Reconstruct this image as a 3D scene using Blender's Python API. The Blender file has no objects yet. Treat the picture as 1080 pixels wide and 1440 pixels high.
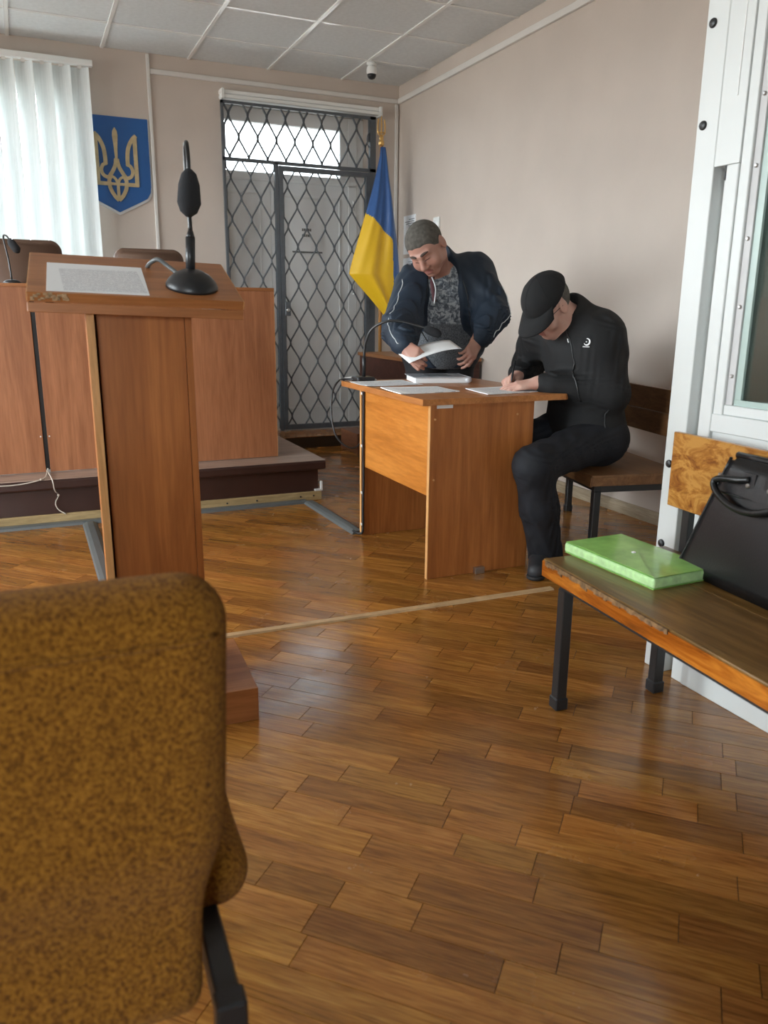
import bpy, bmesh, math, random
import numpy as np
from mathutils import Vector, Matrix
from mathutils.bvhtree import BVHTree

S = bpy.context.scene
C = S.collection
R = math.radians
random.seed(7)

# ------------------------------------------------------------------ camera
F_PX, PITCH, YAW, ROLL, EYE = 1107.6, 0.251577, 0.421711, -0.0085927, 1.08538
fwd = Vector((math.sin(YAW) * math.cos(PITCH), math.cos(YAW) * math.cos(PITCH), -math.sin(PITCH)))
rgt = Vector((math.cos(YAW), -math.sin(YAW), 0))
dwn = fwd.cross(rgt)
r2 = rgt * math.cos(ROLL) + dwn * math.sin(ROLL)
d2 = -rgt * math.sin(ROLL) + dwn * math.cos(ROLL)
cam = bpy.data.cameras.new('camera')
cam.lens = F_PX / 1440 * 36
cam.sensor_width = 36
cam.clip_start = 0.05
cam.dof.use_dof = True
cam.dof.focus_distance = 3.2
cam.dof.aperture_fstop = 5.0
co = bpy.data.objects.new('camera', cam)
mw = Matrix((r2, -d2, -fwd)).transposed().to_4x4()
mw.translation = (0, 0, EYE)
co.matrix_world = mw
C.objects.link(co)
S.camera = co

# ------------------------------------------------------------------ world, daylight, exposure
W = bpy.data.worlds.new('overcast_sky')
S.world = W
W.use_nodes = True
nt = W.node_tree
nt.nodes.clear()
out = nt.nodes.new('ShaderNodeOutputWorld')
bg = nt.nodes.new('ShaderNodeBackground')
tc = nt.nodes.new('ShaderNodeTexCoord')
sx = nt.nodes.new('ShaderNodeSeparateXYZ')
rp = nt.nodes.new('ShaderNodeValToRGB')
rp.color_ramp.elements[0].position = 0.47
rp.color_ramp.elements[0].color = (0.30, 0.29, 0.27, 1)       # ground outside, below the horizon
rp.color_ramp.elements[1].position = 0.52
rp.color_ramp.elements[1].color = (0.90, 0.96, 1.0, 1)        # overcast sky
ma = nt.nodes.new('ShaderNodeMath')
ma.operation = 'MULTIPLY_ADD'
ma.inputs[1].default_value = 0.5
ma.inputs[2].default_value = 0.5
nt.links.new(tc.outputs['Generated'], sx.inputs[0])
nt.links.new(sx.outputs['Z'], ma.inputs[0])
nt.links.new(ma.outputs[0], rp.inputs[0])
nt.links.new(rp.outputs[0], bg.inputs[0])
nt.links.new(bg.outputs[0], out.inputs[0])
bg.inputs[1].default_value = 9.5
S.view_settings.view_transform = 'Standard'
S.view_settings.look = 'None'
S.view_settings.gamma = 1
S.view_settings.use_curve_mapping = False
S.view_settings.exposure = 1.42
S.cycles.max_bounces = 10
S.cycles.diffuse_bounces = 6
S.cycles.transparent_max_bounces = 12
S.cycles.sample_clamp_indirect = 8


def portal(loc, rot, sx_, sy_):
    l = bpy.data.lights.new('window_portal', 'AREA')
    l.shape = 'RECTANGLE'
    l.size, l.size_y = sx_, sy_
    l.cycles.is_portal = True
    o = bpy.data.objects.new('window_portal', l)
    o.location = loc
    o.rotation_euler = rot
    C.objects.link(o)


# room: x -3.4..2.96, y -2.6..6.37, z 0..2.83
XL, XR, YR, YB, ZC = -3.4, 2.96, -2.6, 6.37, 2.83
portal((-0.5, YB + 0.3, 1.75), (R(-90), 0, 0), 2.0, 1.7)
portal((2.12, YB + 0.36, 2.33), (R(-90), 0, 0), 1.2, 0.5)
portal((-1.9, YR - 0.32, 1.55), (R(90), 0, 0), 1.6, 1.5)  # portal of the added rear window
for yy in (2.6, 5.0):
    portal((XL - 0.32, yy, 1.6), (0, R(-90), 0), 2.0, 2.0)


# ------------------------------------------------------------------ helpers: objects
def tag(o, label=None, cat=None, group=None, kind=None):
    for k, v in (('label', label), ('category', cat), ('group', group), ('kind', kind)):
        if v:
            o[k] = v
    return o


def thing(name, label, cat, loc=(0, 0, 0), group=None):
    o = bpy.data.objects.new(name, None)
    o.empty_display_size = 0.05
    C.objects.link(o)
    o.location = loc
    return tag(o, label, cat, group)


def root_of(o):
    v = Vector((0, 0, 0))
    while o is not None:
        v += o.location
        o = o.parent
    return v


def link(name, me, mat, parent=None, smooth=False):
    """me holds world coordinates; they are shifted into the parent's frame"""
    if mat is not None:
        if isinstance(mat, (list, tuple)):
            for m in mat:
                me.materials.append(m)
        else:
            me.materials.append(mat)
    if smooth:
        me.polygons.foreach_set('use_smooth', [True] * len(me.polygons))
    o = bpy.data.objects.new(name, me)
    C.objects.link(o)
    if parent is not None:
        me.transform(Matrix.Translation(-root_of(parent)))
        o.parent = parent
    return o


class MB:
    """collects shapes; build() links them as one mesh object"""

    def __init__(s, T=None):
        s.v, s.f, s.T = [], [], T

    def add(s, vs, fs):
        n = len(s.v)
        if s.T is not None:
            vs = [s.T @ Vector(p) for p in vs]
        s.v += [tuple(p) for p in vs]
        s.f += [tuple(i + n for i in f) for f in fs]
        return s

    def box(s, x0, x1, y0, y1, z0, z1, bev=0.0, seg=1):
        bm = bmesh.new()
        bmesh.ops.create_cube(bm, size=1)
        for v in bm.verts:
            v.co = ((x0 + x1) / 2 + v.co.x * (x1 - x0), (y0 + y1) / 2 + v.co.y * (y1 - y0), (z0 + z1) / 2 + v.co.z * (z1 - z0))
        if bev:
            bmesh.ops.bevel(bm, geom=bm.edges[:], offset=bev, segments=seg, affect='EDGES', profile=0.5)
        bm.verts.index_update()
        s.add([v.co.copy() for v in bm.verts], [[v.index for v in f.verts] for f in bm.faces])
        bm.free()
        return s

    def tube(s, pts, r, n=8, cap=True, flat=None):
        pts = [Vector(p) for p in pts]
        rs = r if isinstance(r, (list, tuple)) else [r] * len(pts)
        t0 = (pts[1] - pts[0]).normalized()
        up = Vector((0, 0, 1)) if abs(t0.z) < 0.9 else Vector((1, 0, 0))
        nx = t0.cross(up).normalized()
        vs, fs = [], []
        for i, p in enumerate(pts):
            t = (pts[min(i + 1, len(pts) - 1)] - pts[max(i - 1, 0)]).normalized()
            nx = (nx - t * nx.dot(t))
            nx = nx.normalized() if nx.length > 1e-6 else t.orthogonal().normalized()
            ny = t.cross(nx)
            for k in range(n):
                a = 2 * math.pi * k / n
                ca, sa = math.cos(a), math.sin(a)
                if flat:
                    sa *= flat
                vs.append(p + nx * (rs[i] * ca) + ny * (rs[i] * sa))
        for i in range(len(pts) - 1):
            for k in range(n):
                a, b = i * n + k, i * n + (k + 1) % n
                fs.append((a, b, b + n, a + n))
        if cap:
            fs.append(tuple(range(n - 1, -1, -1)))
            fs.append(tuple((len(pts) - 1) * n + k for k in range(n)))
        return s.add(vs, fs)

    def lathe(s, prof, c=(0, 0, 0), n=24):
        vs, fs = [], []
        for (r, z) in prof:
            for k in range(n):
                a = 2 * math.pi * k / n
                vs.append((c[0] + r * math.cos(a), c[1] + r * math.sin(a), c[2] + z))
        for i in range(len(prof) - 1):
            for k in range(n):
                a, b = i * n + k, i * n + (k + 1) % n
                fs.append((a, b, b + n, a + n))
        fs.append(tuple(range(n - 1, -1, -1)))
        fs.append(tuple((len(prof) - 1) * n + k for k in range(n)))
        return s.add(vs, fs)

    def prism(s, poly, axis, a, b):
        """poly: 2D points; axis 'x','y','z' the extrusion axis from a to b"""
        def P(p, t):
            return {'x': (t, p[0], p[1]), 'y': (p[0], t, p[1]), 'z': (p[0], p[1], t)}[axis]
        n = len(poly)
        vs = [P(p, a) for p in poly] + [P(p, b) for p in poly]
        fs = [tuple(range(n)), tuple(range(2 * n - 1, n - 1, -1))]
        fs += [(i, i + n, (i + 1) % n + n, (i + 1) % n) for i in range(n)]
        return s.add(vs, fs)

    def ribbon(s, pts, w, y0, y1):
        """flat stroke in the x-z plane, extruded from y0 to y1"""
        ws = w if isinstance(w, (list, tuple)) else [w] * len(pts)
        L, Rr = [], []
        for i, p in enumerate(pts):
            a, b = pts[max(i - 1, 0)], pts[min(i + 1, len(pts) - 1)]
            dx, dz = b[0] - a[0], b[1] - a[1]
            l = math.hypot(dx, dz) or 1
            nx_, nz_ = -dz / l * ws[i] / 2, dx / l * ws[i] / 2
            L.append((p[0] + nx_, p[1] + nz_))
            Rr.append((p[0] - nx_, p[1] - nz_))
        for i in range(len(pts) - 1):
            s.prism([L[i], L[i + 1], Rr[i + 1], Rr[i]], 'y', y0, y1)
        return s

    def mesh(s, name):
        me = bpy.data.meshes.new(name)
        me.from_pydata(s.v, [], s.f)
        bm = bmesh.new()
        bm.from_mesh(me)
        bmesh.ops.recalc_face_normals(bm, faces=bm.faces[:])
        bm.to_mesh(me)
        bm.free()
        return me

    def build(s, name, mat, parent=None, smooth=False):
        return link(name, s.mesh(name), mat, parent, smooth)


def smooth_path(pts, n=8):
    """Catmull-Rom through pts"""
    P = [np.array(p, float) for p in pts]
    P = [2 * P[0] - P[1]] + P + [2 * P[-1] - P[-2]]
    o = []
    for i in range(1, len(P) - 2):
        for k in range(n):
            t = k / n
            o.append(0.5 * ((2 * P[i]) + (P[i + 1] - P[i - 1]) * t + (2 * P[i - 1] - 5 * P[i] + 4 * P[i + 1] - P[i + 2]) * t * t + (3 * P[i] - P[i - 1] - 3 * P[i + 1] + P[i + 2]) * t ** 3))
    o.append(P[-2])
    return [tuple(p) for p in o]


# ------------------------------------------------------------------ helpers: materials
def new_mat(name):
    m = bpy.data.materials.new(name)
    m.use_nodes = True
    t = m.node_tree
    return m, t, t.nodes['Principled BSDF'], t.links.new


def node(t, kind, **kw):
    n = t.nodes.new(kind)
    for k, v in kw.items():
        setattr(n, k, v)
    return n


def ramp(t, stops):
    n = t.nodes.new('ShaderNodeValToRGB')
    e = n.color_ramp.elements
    while len(e) < len(stops):
        e.new(0.5)
    for q, (p, c) in zip(e, stops):
        q.position = p
        q.color = (*c, 1) if len(c) == 3 else c
    return n


def obj_coords(t, scale=(1, 1, 1), src='Object'):
    a = node(t, 'ShaderNodeTexCoord')
    m = node(t, 'ShaderNodeMapping')
    m.inputs['Scale'].default_value = scale
    t.links.new(a.outputs[src], m.inputs['Vector'])
    return m.outputs[0]


def add_bump(t, b, fac, strength, dist=0.002):
    n = node(t, 'ShaderNodeBump')
    n.inputs['Strength'].default_value = strength
    n.inputs['Distance'].default_value = dist
    t.links.new(fac, n.inputs['Height'])
    t.links.new(n.outputs[0], b.inputs['Normal'])


def plain(name, col, rough=0.5, metal=0.0, var=0.08, scale=6.0, bump=0.0, bscale=200.0, spec=0.5, sheen=0.0):
    m, t, b, L = new_mat(name)
    v = obj_coords(t)
    n = node(t, 'ShaderNodeTexNoise')
    n.inputs['Scale'].default_value = scale
    n.inputs['Detail'].default_value = 5
    L(v, n.inputs['Vector'])
    lo = tuple(max(0, c * (1 - var)) for c in col)
    hi = tuple(min(1, c * (1 + var)) for c in col)
    r = ramp(t, [(0.3, lo), (0.7, hi)])
    L(n.outputs[0], r.inputs[0])
    L(r.outputs[0], b.inputs['Base Color'])
    b.inputs['Roughness'].default_value = rough
    b.inputs['Metallic'].default_value = metal
    b.inputs['Specular IOR Level'].default_value = spec
    if sheen:
        b.inputs['Sheen Weight'].default_value = sheen
        b.inputs['Sheen Roughness'].default_value = 0.5
    if bump:
        n2 = node(t, 'ShaderNodeTexNoise')
        n2.inputs['Scale'].default_value = bscale
        n2.inputs['Detail'].default_value = 3
        L(v, n2.inputs['Vector'])
        add_bump(t, b, n2.outputs[0], bump)
    return m


def wood(name, c1, c2, axis='z', freq=22.0, stretch=14.0, rough=0.38, dark=0.75, spec=0.4):
    """laminate with grain running along the axis"""
    m, t, b, L = new_mat(name)
    sc = {'x': (1 / stretch, 1, 1), 'y': (1, 1 / stretch, 1), 'z': (1, 1, 1 / stretch)}[axis]
    v = obj_coords(t, sc)
    n = node(t, 'ShaderNodeTexNoise')
    n.inputs['Scale'].default_value = freq
    n.inputs['Detail'].default_value = 7
    n.inputs['Roughness'].default_value = 0.62
    n.inputs['Distortion'].default_value = 1.2
    L(v, n.inputs['Vector'])
    r = ramp(t, [(0.25, tuple(x * dark for x in c1)), (0.45, c1), (0.62, c2), (0.85, tuple(x * 1.12 for x in c2))])
    L(n.outputs[0], r.inputs[0])
    n3 = node(t, 'ShaderNodeTexNoise')
    n3.inputs['Scale'].default_value = freq * 9
    n3.inputs['Detail'].default_value = 3
    L(v, n3.inputs['Vector'])
    mx = node(t, 'ShaderNodeMix', data_type='RGBA', blend_type='MULTIPLY')
    mx.inputs['Factor'].default_value = 0.35
    r3 = ramp(t, [(0.35, (0.6, 0.55, 0.5)), (0.6, (1, 1, 1))])
    L(n3.outputs[0], r3.inputs[0])
    L(r.outputs[0], mx.inputs[6])
    L(r3.outputs[0], mx.inputs[7])
    L(mx.outputs[2], b.inputs['Base Color'])
    b.inputs['Roughness'].default_value = rough
    b.inputs['Specular IOR Level'].default_value = spec
    add_bump(t, b, n3.outputs[0], 0.05, 0.001)
    return m


def thin_glass(name, tint=(0.9, 0.97, 0.94), fac=0.12):
    m = bpy.data.materials.new(name)
    m.use_nodes = True
    t = m.node_tree
    t.nodes.clear()
    o = node(t, 'ShaderNodeOutputMaterial')
    a = node(t, 'ShaderNodeBsdfTransparent')
    a.inputs[0].default_value = (*tint, 1)
    g = node(t, 'ShaderNodeBsdfGlossy')
    g.inputs['Roughness'].default_value = 0.03
    fr = node(t, 'ShaderNodeFresnel')
    fr.inputs[0].default_value = 1.45
    mx = node(t, 'ShaderNodeMixShader')
    t.links.new(fr.outputs[0], mx.inputs[0])
    t.links.new(a.outputs[0], mx.inputs[1])
    t.links.new(g.outputs[0], mx.inputs[2])
    t.links.new(mx.outputs[0], o.inputs[0])
    return m


def plank_mat(name, per_object):
    m, t, b, L = new_mat(name)
    if per_object:
        inf = node(t, 'ShaderNodeObjectInfo')
        rnd = inf.outputs['Random']
    else:
        inf = node(t, 'ShaderNodeNewGeometry')
        rnd = inf.outputs['Random Per Island']
    geo = node(t, 'ShaderNodeNewGeometry')
    mp = node(t, 'ShaderNodeMapping')
    mp.inputs['Rotation'].default_value = (0, 0, R(45))
    L(geo.outputs['Position'], mp.inputs['Vector'])
    cmb = node(t, 'ShaderNodeCombineXYZ')
    mm = node(t, 'ShaderNodeMath', operation='MULTIPLY')
    mm.inputs[1].default_value = 37.0
    L(rnd, mm.inputs[0])
    L(mm.outputs[0], cmb.inputs[2])
    ad = node(t, 'ShaderNodeVectorMath', operation='ADD')
    L(mp.outputs[0], ad.inputs[0])
    L(cmb.outputs[0], ad.inputs[1])
    sc = node(t, 'ShaderNodeVectorMath', operation='MULTIPLY')
    sc.inputs[1].default_value = (1.5, 20, 1)
    L(ad.outputs[0], sc.inputs[0])
    n = node(t, 'ShaderNodeTexNoise')
    n.inputs['Scale'].default_value = 2.2
    n.inputs['Detail'].default_value = 8
    n.inputs['Roughness'].default_value = 0.65
    n.inputs['Distortion'].default_value = 1.6
    L(sc.outputs[0], n.inputs['Vector'])
    r = ramp(t, [(0.25, (0.165, 0.060, 0.011)), (0.45, (0.31, 0.125, 0.024)), (0.6, (0.40, 0.178, 0.036)), (0.8, (0.50, 0.25, 0.056))])
    L(n.outputs[0], r.inputs[0])
    hs = node(t, 'ShaderNodeHueSaturation')
    vr = node(t, 'ShaderNodeMapRange')
    vr.inputs['To Min'].default_value = 0.72
    vr.inputs['To Max'].default_value = 1.24
    L(rnd, vr.inputs['Value'])
    hm = node(t, 'ShaderNodeMath', operation='MULTIPLY_ADD')     # second, unrelated draw for the hue
    hm.inputs[1].default_value = 7.31
    hm.inputs[2].default_value = 0.0
    L(rnd, hm.inputs[0])
    hf = node(t, 'ShaderNodeMath', operation='FRACT')
    L(hm.outputs[0], hf.inputs[0])
    hr_ = node(t, 'ShaderNodeMapRange')
    hr_.inputs['To Min'].default_value = 0.4945
    hr_.inputs['To Max'].default_value = 0.5035
    L(hf.outputs[0], hr_.inputs['Value'])
    L(hr_.outputs[0], hs.inputs['Hue'])
    L(vr.outputs[0], hs.inputs['Value'])
    L(r.outputs[0], hs.inputs['Color'])
    # fine dark pores
    sc2 = node(t, 'ShaderNodeVectorMath', operation='MULTIPLY')
    sc2.inputs[1].default_value = (9, 130, 1)
    L(ad.outputs[0], sc2.inputs[0])
    n2 = node(t, 'ShaderNodeTexNoise')
    n2.inputs['Scale'].default_value = 1.6
    n2.inputs['Detail'].default_value = 4
    L(sc2.outputs[0], n2.inputs['Vector'])
    r2_ = ramp(t, [(0.36, (0.5, 0.45, 0.4)), (0.52, (1, 1, 1))])
    L(n2.outputs[0], r2_.inputs[0])
    mx = node(t, 'ShaderNodeMix', data_type='RGBA', blend_type='MULTIPLY')
    mx.inputs['Factor'].default_value = 0.55
    L(hs.outputs[0], mx.inputs[6])
    L(r2_.outputs[0], mx.inputs[7])
    L(mx.outputs[2], b.inputs['Base Color'])
    # worn varnish: uneven gloss
    n4 = node(t, 'ShaderNodeTexNoise')
    n4.inputs['Scale'].default_value = 5
    n4.inputs['Detail'].default_value = 8
    L(geo.outputs['Position'], n4.inputs['Vector'])
    rr = node(t, 'ShaderNodeMapRange')
    rr.inputs['From Min'].default_value = 0.3
    rr.inputs['From Max'].default_value = 0.7
    rr.inputs['To Min'].default_value = 0.11
    rr.inputs['To Max'].default_value = 0.30
    L(n4.outputs[0], rr.inputs['Value'])
    L(rr.outputs[0], b.inputs['Roughness'])
    b.inputs['Specular IOR Level'].default_value = 0.75
    n5 = node(t, 'ShaderNodeTexNoise')
    n5.inputs['Scale'].default_value = 28
    n5.inputs['Detail'].default_value = 4
    L(geo.outputs['Position'], n5.inputs['Vector'])
    add_bump(t, b, n5.outputs[0], 0.10, 0.004)
    return m


def paper_mat(name, lines=True, col=(0.87, 0.89, 0.90), axis='x', pitch=0.0075, margin=None):
    """white sheet with rows of small grey print"""
    m, t, b, L = new_mat(name)
    b.inputs['Roughness'].default_value = 0.8
    if not lines:
        b.inputs['Base Color'].default_value = (*col, 1)
        return m
    a = node(t, 'ShaderNodeTexCoord')
    s = node(t, 'ShaderNodeSeparateXYZ')
    L(a.outputs['Generated'], s.inputs[0])
    u, v = (s.outputs[0], s.outputs[1])
    w1 = node(t, 'ShaderNodeMath', operation='MULTIPLY')
    w1.inputs[1].default_value = 24
    L(v, w1.inputs[0])
    fr = node(t, 'ShaderNodeMath', operation='FRACT')
    L(w1.outputs[0], fr.inputs[0])
    g1 = node(t, 'ShaderNodeMath', operation='LESS_THAN')
    g1.inputs[1].default_value = 0.5
    L(fr.outputs[0], g1.inputs[0])
    n = node(t, 'ShaderNodeTexNoise')
    n.inputs['Scale'].default_value = 60
    n.inputs['Detail'].default_value = 2
    L(a.outputs['Generated'], n.inputs['Vector'])
    g2 = node(t, 'ShaderNodeMath', operation='GREATER_THAN')
    g2.inputs[1].default_value = 0.42
    L(n.outputs[0], g2.inputs[0])
    cur = g1.outputs[0]
    lims = [(g2.outputs[0], None, None), (u, 'GREATER_THAN', 0.16), (u, 'LESS_THAN', 0.93), (v, 'GREATER_THAN', 0.06), (v, 'LESS_THAN', 0.80)]
    for src, op, val in lims:
        if op:
            q = node(t, 'ShaderNodeMath', operation=op)
            q.inputs[1].default_value = val
            L(src, q.inputs[0])
            src = q.outputs[0]
        p = node(t, 'ShaderNodeMath', operation='MULTIPLY')
        L(cur, p.inputs[0])
        L(src, p.inputs[1])
        cur = p.outputs[0]
    mx = node(t, 'ShaderNodeMix', data_type='RGBA')
    mx.inputs[6].default_value = (*col, 1)
    mx.inputs[7].default_value = (0.56, 0.57, 0.60, 1)
    L(cur, mx.inputs[0])
    L(mx.outputs[2], b.inputs['Base Color'])
    return m


M_WALL = plain('wall_paint', (0.60, 0.525, 0.465), 0.75, var=0.035, scale=3, bump=0.12, bscale=90)
M_CEIL = plain('ceiling_tile_fibre', (0.68, 0.71, 0.72), 0.9, var=0.05, scale=40, bump=0.25, bscale=160)
M_TBAR = plain('white_metal_grid', (0.86, 0.87, 0.86), 0.16, var=0.02, spec=0.9)
M_SLAB = plain('dark_underlay', (0.05, 0.028, 0.012), 0.9)
M_PLANK = plank_mat('oak_plank', True)
M_PLANK2 = plank_mat('oak_plank_far', False)
M_WHITE = plain('white_paint', (0.80, 0.82, 0.81), 0.45, var=0.02, scale=3)
M_CAGE = plain('white_powder_coat', (0.72, 0.75, 0.74), 0.38, var=0.025, scale=4)
M_CAGEIN = plain('grey_inner_metal', (0.60, 0.60, 0.60), 0.5, var=0.05)
M_DOOR = plain('white_door_plastic', (0.86, 0.88, 0.88), 0.4, var=0.03, scale=3)
M_LAMIN = wood('cherry_laminate', (0.37, 0.125, 0.030), (0.46, 0.165, 0.042), 'z', 14, 16)
M_JUDGE = wood('hazed_laminate', (0.36, 0.14, 0.06), (0.44, 0.18, 0.08), 'z', 14, 16)  # pinkish haze over the bench mixed into the laminate colour
M_LAMINX = wood('cherry_laminate_flat', (0.36, 0.135, 0.042), (0.45, 0.18, 0.06), 'x', 14, 14)
M_LAMINY = wood('cherry_laminate_side', (0.42, 0.16, 0.045), (0.52, 0.21, 0.06), 'y', 14, 12)
M_DESKP = wood('lit_laminate', (0.50, 0.175, 0.028), (0.60, 0.23, 0.042), 'y', 10, 9, rough=0.34)  # brighter laminate copy for the modesty panel, window light in its colour
M_EDGE = wood('light_edge_band', (0.58, 0.30, 0.11), (0.68, 0.37, 0.15), 'z', 20, 10)
M_PODF = plain('dark_brown_paint', (0.045, 0.019, 0.014), 0.35, var=0.12, scale=10)
M_PODT = wood('sheen_podium_board', (0.36, 0.265, 0.21), (0.46, 0.35, 0.285), 'x', 18, 12, rough=0.35)  # pale reflection on the dais top put into the board colour
M_STRIP = wood('raw_pine_strip', (0.42, 0.30, 0.14), (0.52, 0.38, 0.19), 'x', 30, 10, rough=0.55)
M_SKIRT = wood('pale_skirting', (0.40, 0.32, 0.22), (0.50, 0.41, 0.29), 'y', 20, 10, rough=0.5)
M_TAN = plain('tan_threshold', (0.50, 0.33, 0.17), 0.45, var=0.15, scale=20)
M_DUCT = plain('grey_plastic', (0.115, 0.125, 0.125), 0.38)
M_BLACKP = plain('black_plastic', (0.018, 0.019, 0.021), 0.38, var=0.1)
M_BLACKM = plain('black_metal', (0.02, 0.021, 0.022), 0.35, var=0.1, scale=30)
M_GRILLE = plain('hazed_iron', (0.095, 0.108, 0.122), 0.42, var=0.12, scale=20)  # bluish glare around the transom lightened into the iron colour
M_FOAM = plain('black_foam', (0.02, 0.021, 0.024), 0.95, bump=0.6, bscale=500)
M_STEEL = plain('bare_steel', (0.55, 0.55, 0.55), 0.3, 1.0)
M_CORD = plain('pale_cord', (0.62, 0.56, 0.48), 0.6)
M_TRUNK = plain('white_trunking', (0.72, 0.70, 0.67), 0.45, var=0.04)
M_BLUE = plain('shield_blue', (0.018, 0.105, 0.33), 0.45, var=0.1, scale=4)
M_GOLD = plain('pale_gold', (0.52, 0.42, 0.24), 0.45, var=0.15, scale=25)
M_BRASS = plain('brass', (0.72, 0.45, 0.16), 0.3, 0.8)
M_SILVERE = plain('shield_rim', (0.62, 0.64, 0.64), 0.4)
M_GLASS = thin_glass('window_glass', (0.97, 0.98, 0.98))
M_DIMGLASS = thin_glass('dimmed_transom_glass', (0.54, 0.56, 0.57))  # grey tint added to dim the overbright sky behind the bars
M_GLASSC = thin_glass('cage_glass', (0.84, 0.91, 0.885))
M_GLEDGE = plain('glass_edge_green', (0.46, 0.58, 0.54), 0.25, var=0.05)
M_BROWNLEATH = plain('brown_leatherette', (0.13, 0.075, 0.05), 0.42, var=0.08, bump=0.15, bscale=150)
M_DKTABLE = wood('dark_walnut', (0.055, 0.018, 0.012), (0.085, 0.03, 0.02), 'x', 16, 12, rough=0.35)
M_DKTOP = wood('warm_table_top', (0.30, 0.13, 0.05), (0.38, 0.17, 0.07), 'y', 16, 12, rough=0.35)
M_PAPER = paper_mat('printed_sheet')
M_BLANK = paper_mat('plain_sheet', False)
M_LEATHER = plain('black_leather', (0.007, 0.007, 0.0078), 0.34, var=0.1, scale=12, bump=0.2, bscale=220)
M_BENCHS = wood('varnished_bench_seat', (0.165, 0.085, 0.022), (0.25, 0.135, 0.04), 'y', 26, 12, rough=0.28)
M_BENCHE = wood('varnished_pine_edge', (0.34, 0.09, 0.008), (0.55, 0.19, 0.022), 'y', 26, 12, rough=0.25, dark=0.22)
M_BENCHD = wood('brown_bench_wood', (0.16, 0.075, 0.03), (0.22, 0.11, 0.045), 'y', 20, 10, rough=0.35)
M_CHIP = plain('chipped_raw_wood', (0.40, 0.27, 0.15), 0.8, var=0.5, scale=160)
M_CHIPD = plain('splintered_wood', (0.20, 0.11, 0.045), 0.8, var=0.6, scale=70)


def blotchy():
    m, t, b, L = new_mat('blotchy_varnished_plywood')
    v = obj_coords(t, (1, 0.45, 1))
    n = node(t, 'ShaderNodeTexNoise')
    n.inputs['Scale'].default_value = 22
    n.inputs['Detail'].default_value = 6
    n.inputs['Roughness'].default_value = 0.7
    n.inputs['Distortion'].default_value = 0.8
    L(v, n.inputs['Vector'])
    r = ramp(t, [(0.36, (0.19, 0.055, 0.008)), (0.47, (0.36, 0.14, 0.022)), (0.56, (0.52, 0.25, 0.055))])
    L(n.outputs[0], r.inputs[0])
    L(r.outputs[0], b.inputs['Base Color'])
    b.inputs['Roughness'].default_value = 0.3
    return m


M_PLY = blotchy()


def fabric(name, c1, c2, scale, bump, rough=0.95):
    m, t, b, L = new_mat(name)
    v = obj_coords(t)
    n = node(t, 'ShaderNodeTexNoise')
    n.inputs['Scale'].default_value = scale
    n.inputs['Detail'].default_value = 6
    n.inputs['Roughness'].default_value = 0.75
    L(v, n.inputs['Vector'])
    r = ramp(t, [(0.38, c1), (0.62, c2)])
    L(n.outputs[0], r.inputs[0])
    L(r.outputs[0], b.inputs['Base Color'])
    b.inputs['Roughness'].default_value = rough
    b.inputs['Sheen Weight'].default_value = 0.06
    b.inputs['Sheen Roughness'].default_value = 0.4
    b.inputs['Specular IOR Level'].default_value = 0.2
    add_bump(t, b, n.outputs[0], bump, 0.004)
    return m


M_MUSTARD = fabric('mustard_boucle', (0.095, 0.030, 0.002), (0.50, 0.215, 0.022), 240, 0.9)


def blind_mat():
    m = bpy.data.materials.new('blind_cloth')
    m.use_nodes = True
    t = m.node_tree
    t.nodes.clear()
    o = node(t, 'ShaderNodeOutputMaterial')
    d = node(t, 'ShaderNodeBsdfDiffuse')
    tr = node(t, 'ShaderNodeBsdfTranslucent')
    v = obj_coords(t, (200, 200, 3))
    n = node(t, 'ShaderNodeTexNoise')
    n.inputs['Scale'].default_value = 1.0
    t.links.new(v, n.inputs['Vector'])
    r = ramp(t, [(0.3, (0.70, 0.74, 0.74)), (0.7, (0.78, 0.81, 0.81))])
    t.links.new(n.outputs[0], r.inputs[0])
    t.links.new(r.outputs[0], d.inputs[0])
    t.links.new(r.outputs[0], tr.inputs[0])
    mx = node(t, 'ShaderNodeMixShader')
    mx.inputs[0].default_value = 0.17
    t.links.new(d.outputs[0], mx.inputs[1])
    t.links.new(tr.outputs[0], mx.inputs[2])
    t.links.new(mx.outputs[0], o.inputs[0])
    return m


M_BLIND = blind_mat()

# ------------------------------------------------------------------ setting: floor
floor = MB().box(XL, XR, YR, YB, -0.12, -0.0042).build('floor', M_SLAB)
floor['kind'] = 'structure'
PW, GAP = 0.0753, 0.0007
ax = Vector((math.cos(R(-45)), math.sin(R(-45)), 0))
ay = Vector((math.cos(R(45)), math.sin(R(45)), 0))
cand = []
rp_ = random.Random(3)
for row in range(-60, 110):
    t = -9 + rp_.random() * 0.4
    while t < 9:
        ln = rp_.choice((0.16, 0.26, 0.355, 0.43, 0.43, 0.52))
        c = ax * (t + ln / 2) + ay * (row * PW + 0.037)
        t += ln
        if XL + 0.1 < c.x < XR + .16 and YR + 0.1 < c.y < YB + .1:
            d = c - Vector((0, 0, EYE))
            z = d.dot(fwd)
            vis = False
            if z > 0.3:
                u, v = d.dot(r2) / z * F_PX, d.dot(d2) / z * F_PX
                vis = -620 < u < 560 and -150 < v < 760
                # not under the dais, the cage, the near chair
                if c.x < 1.45 and c.y > 4.35 or c.x > 1.80 and c.y < 1.72 or u < -240 and v > 120:
                    vis = False
            cand.append((not vis, d.length, c, ln))
cand.sort(key=lambda q: q[:2])
plank_mesh = {}
rest = MB()
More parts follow.
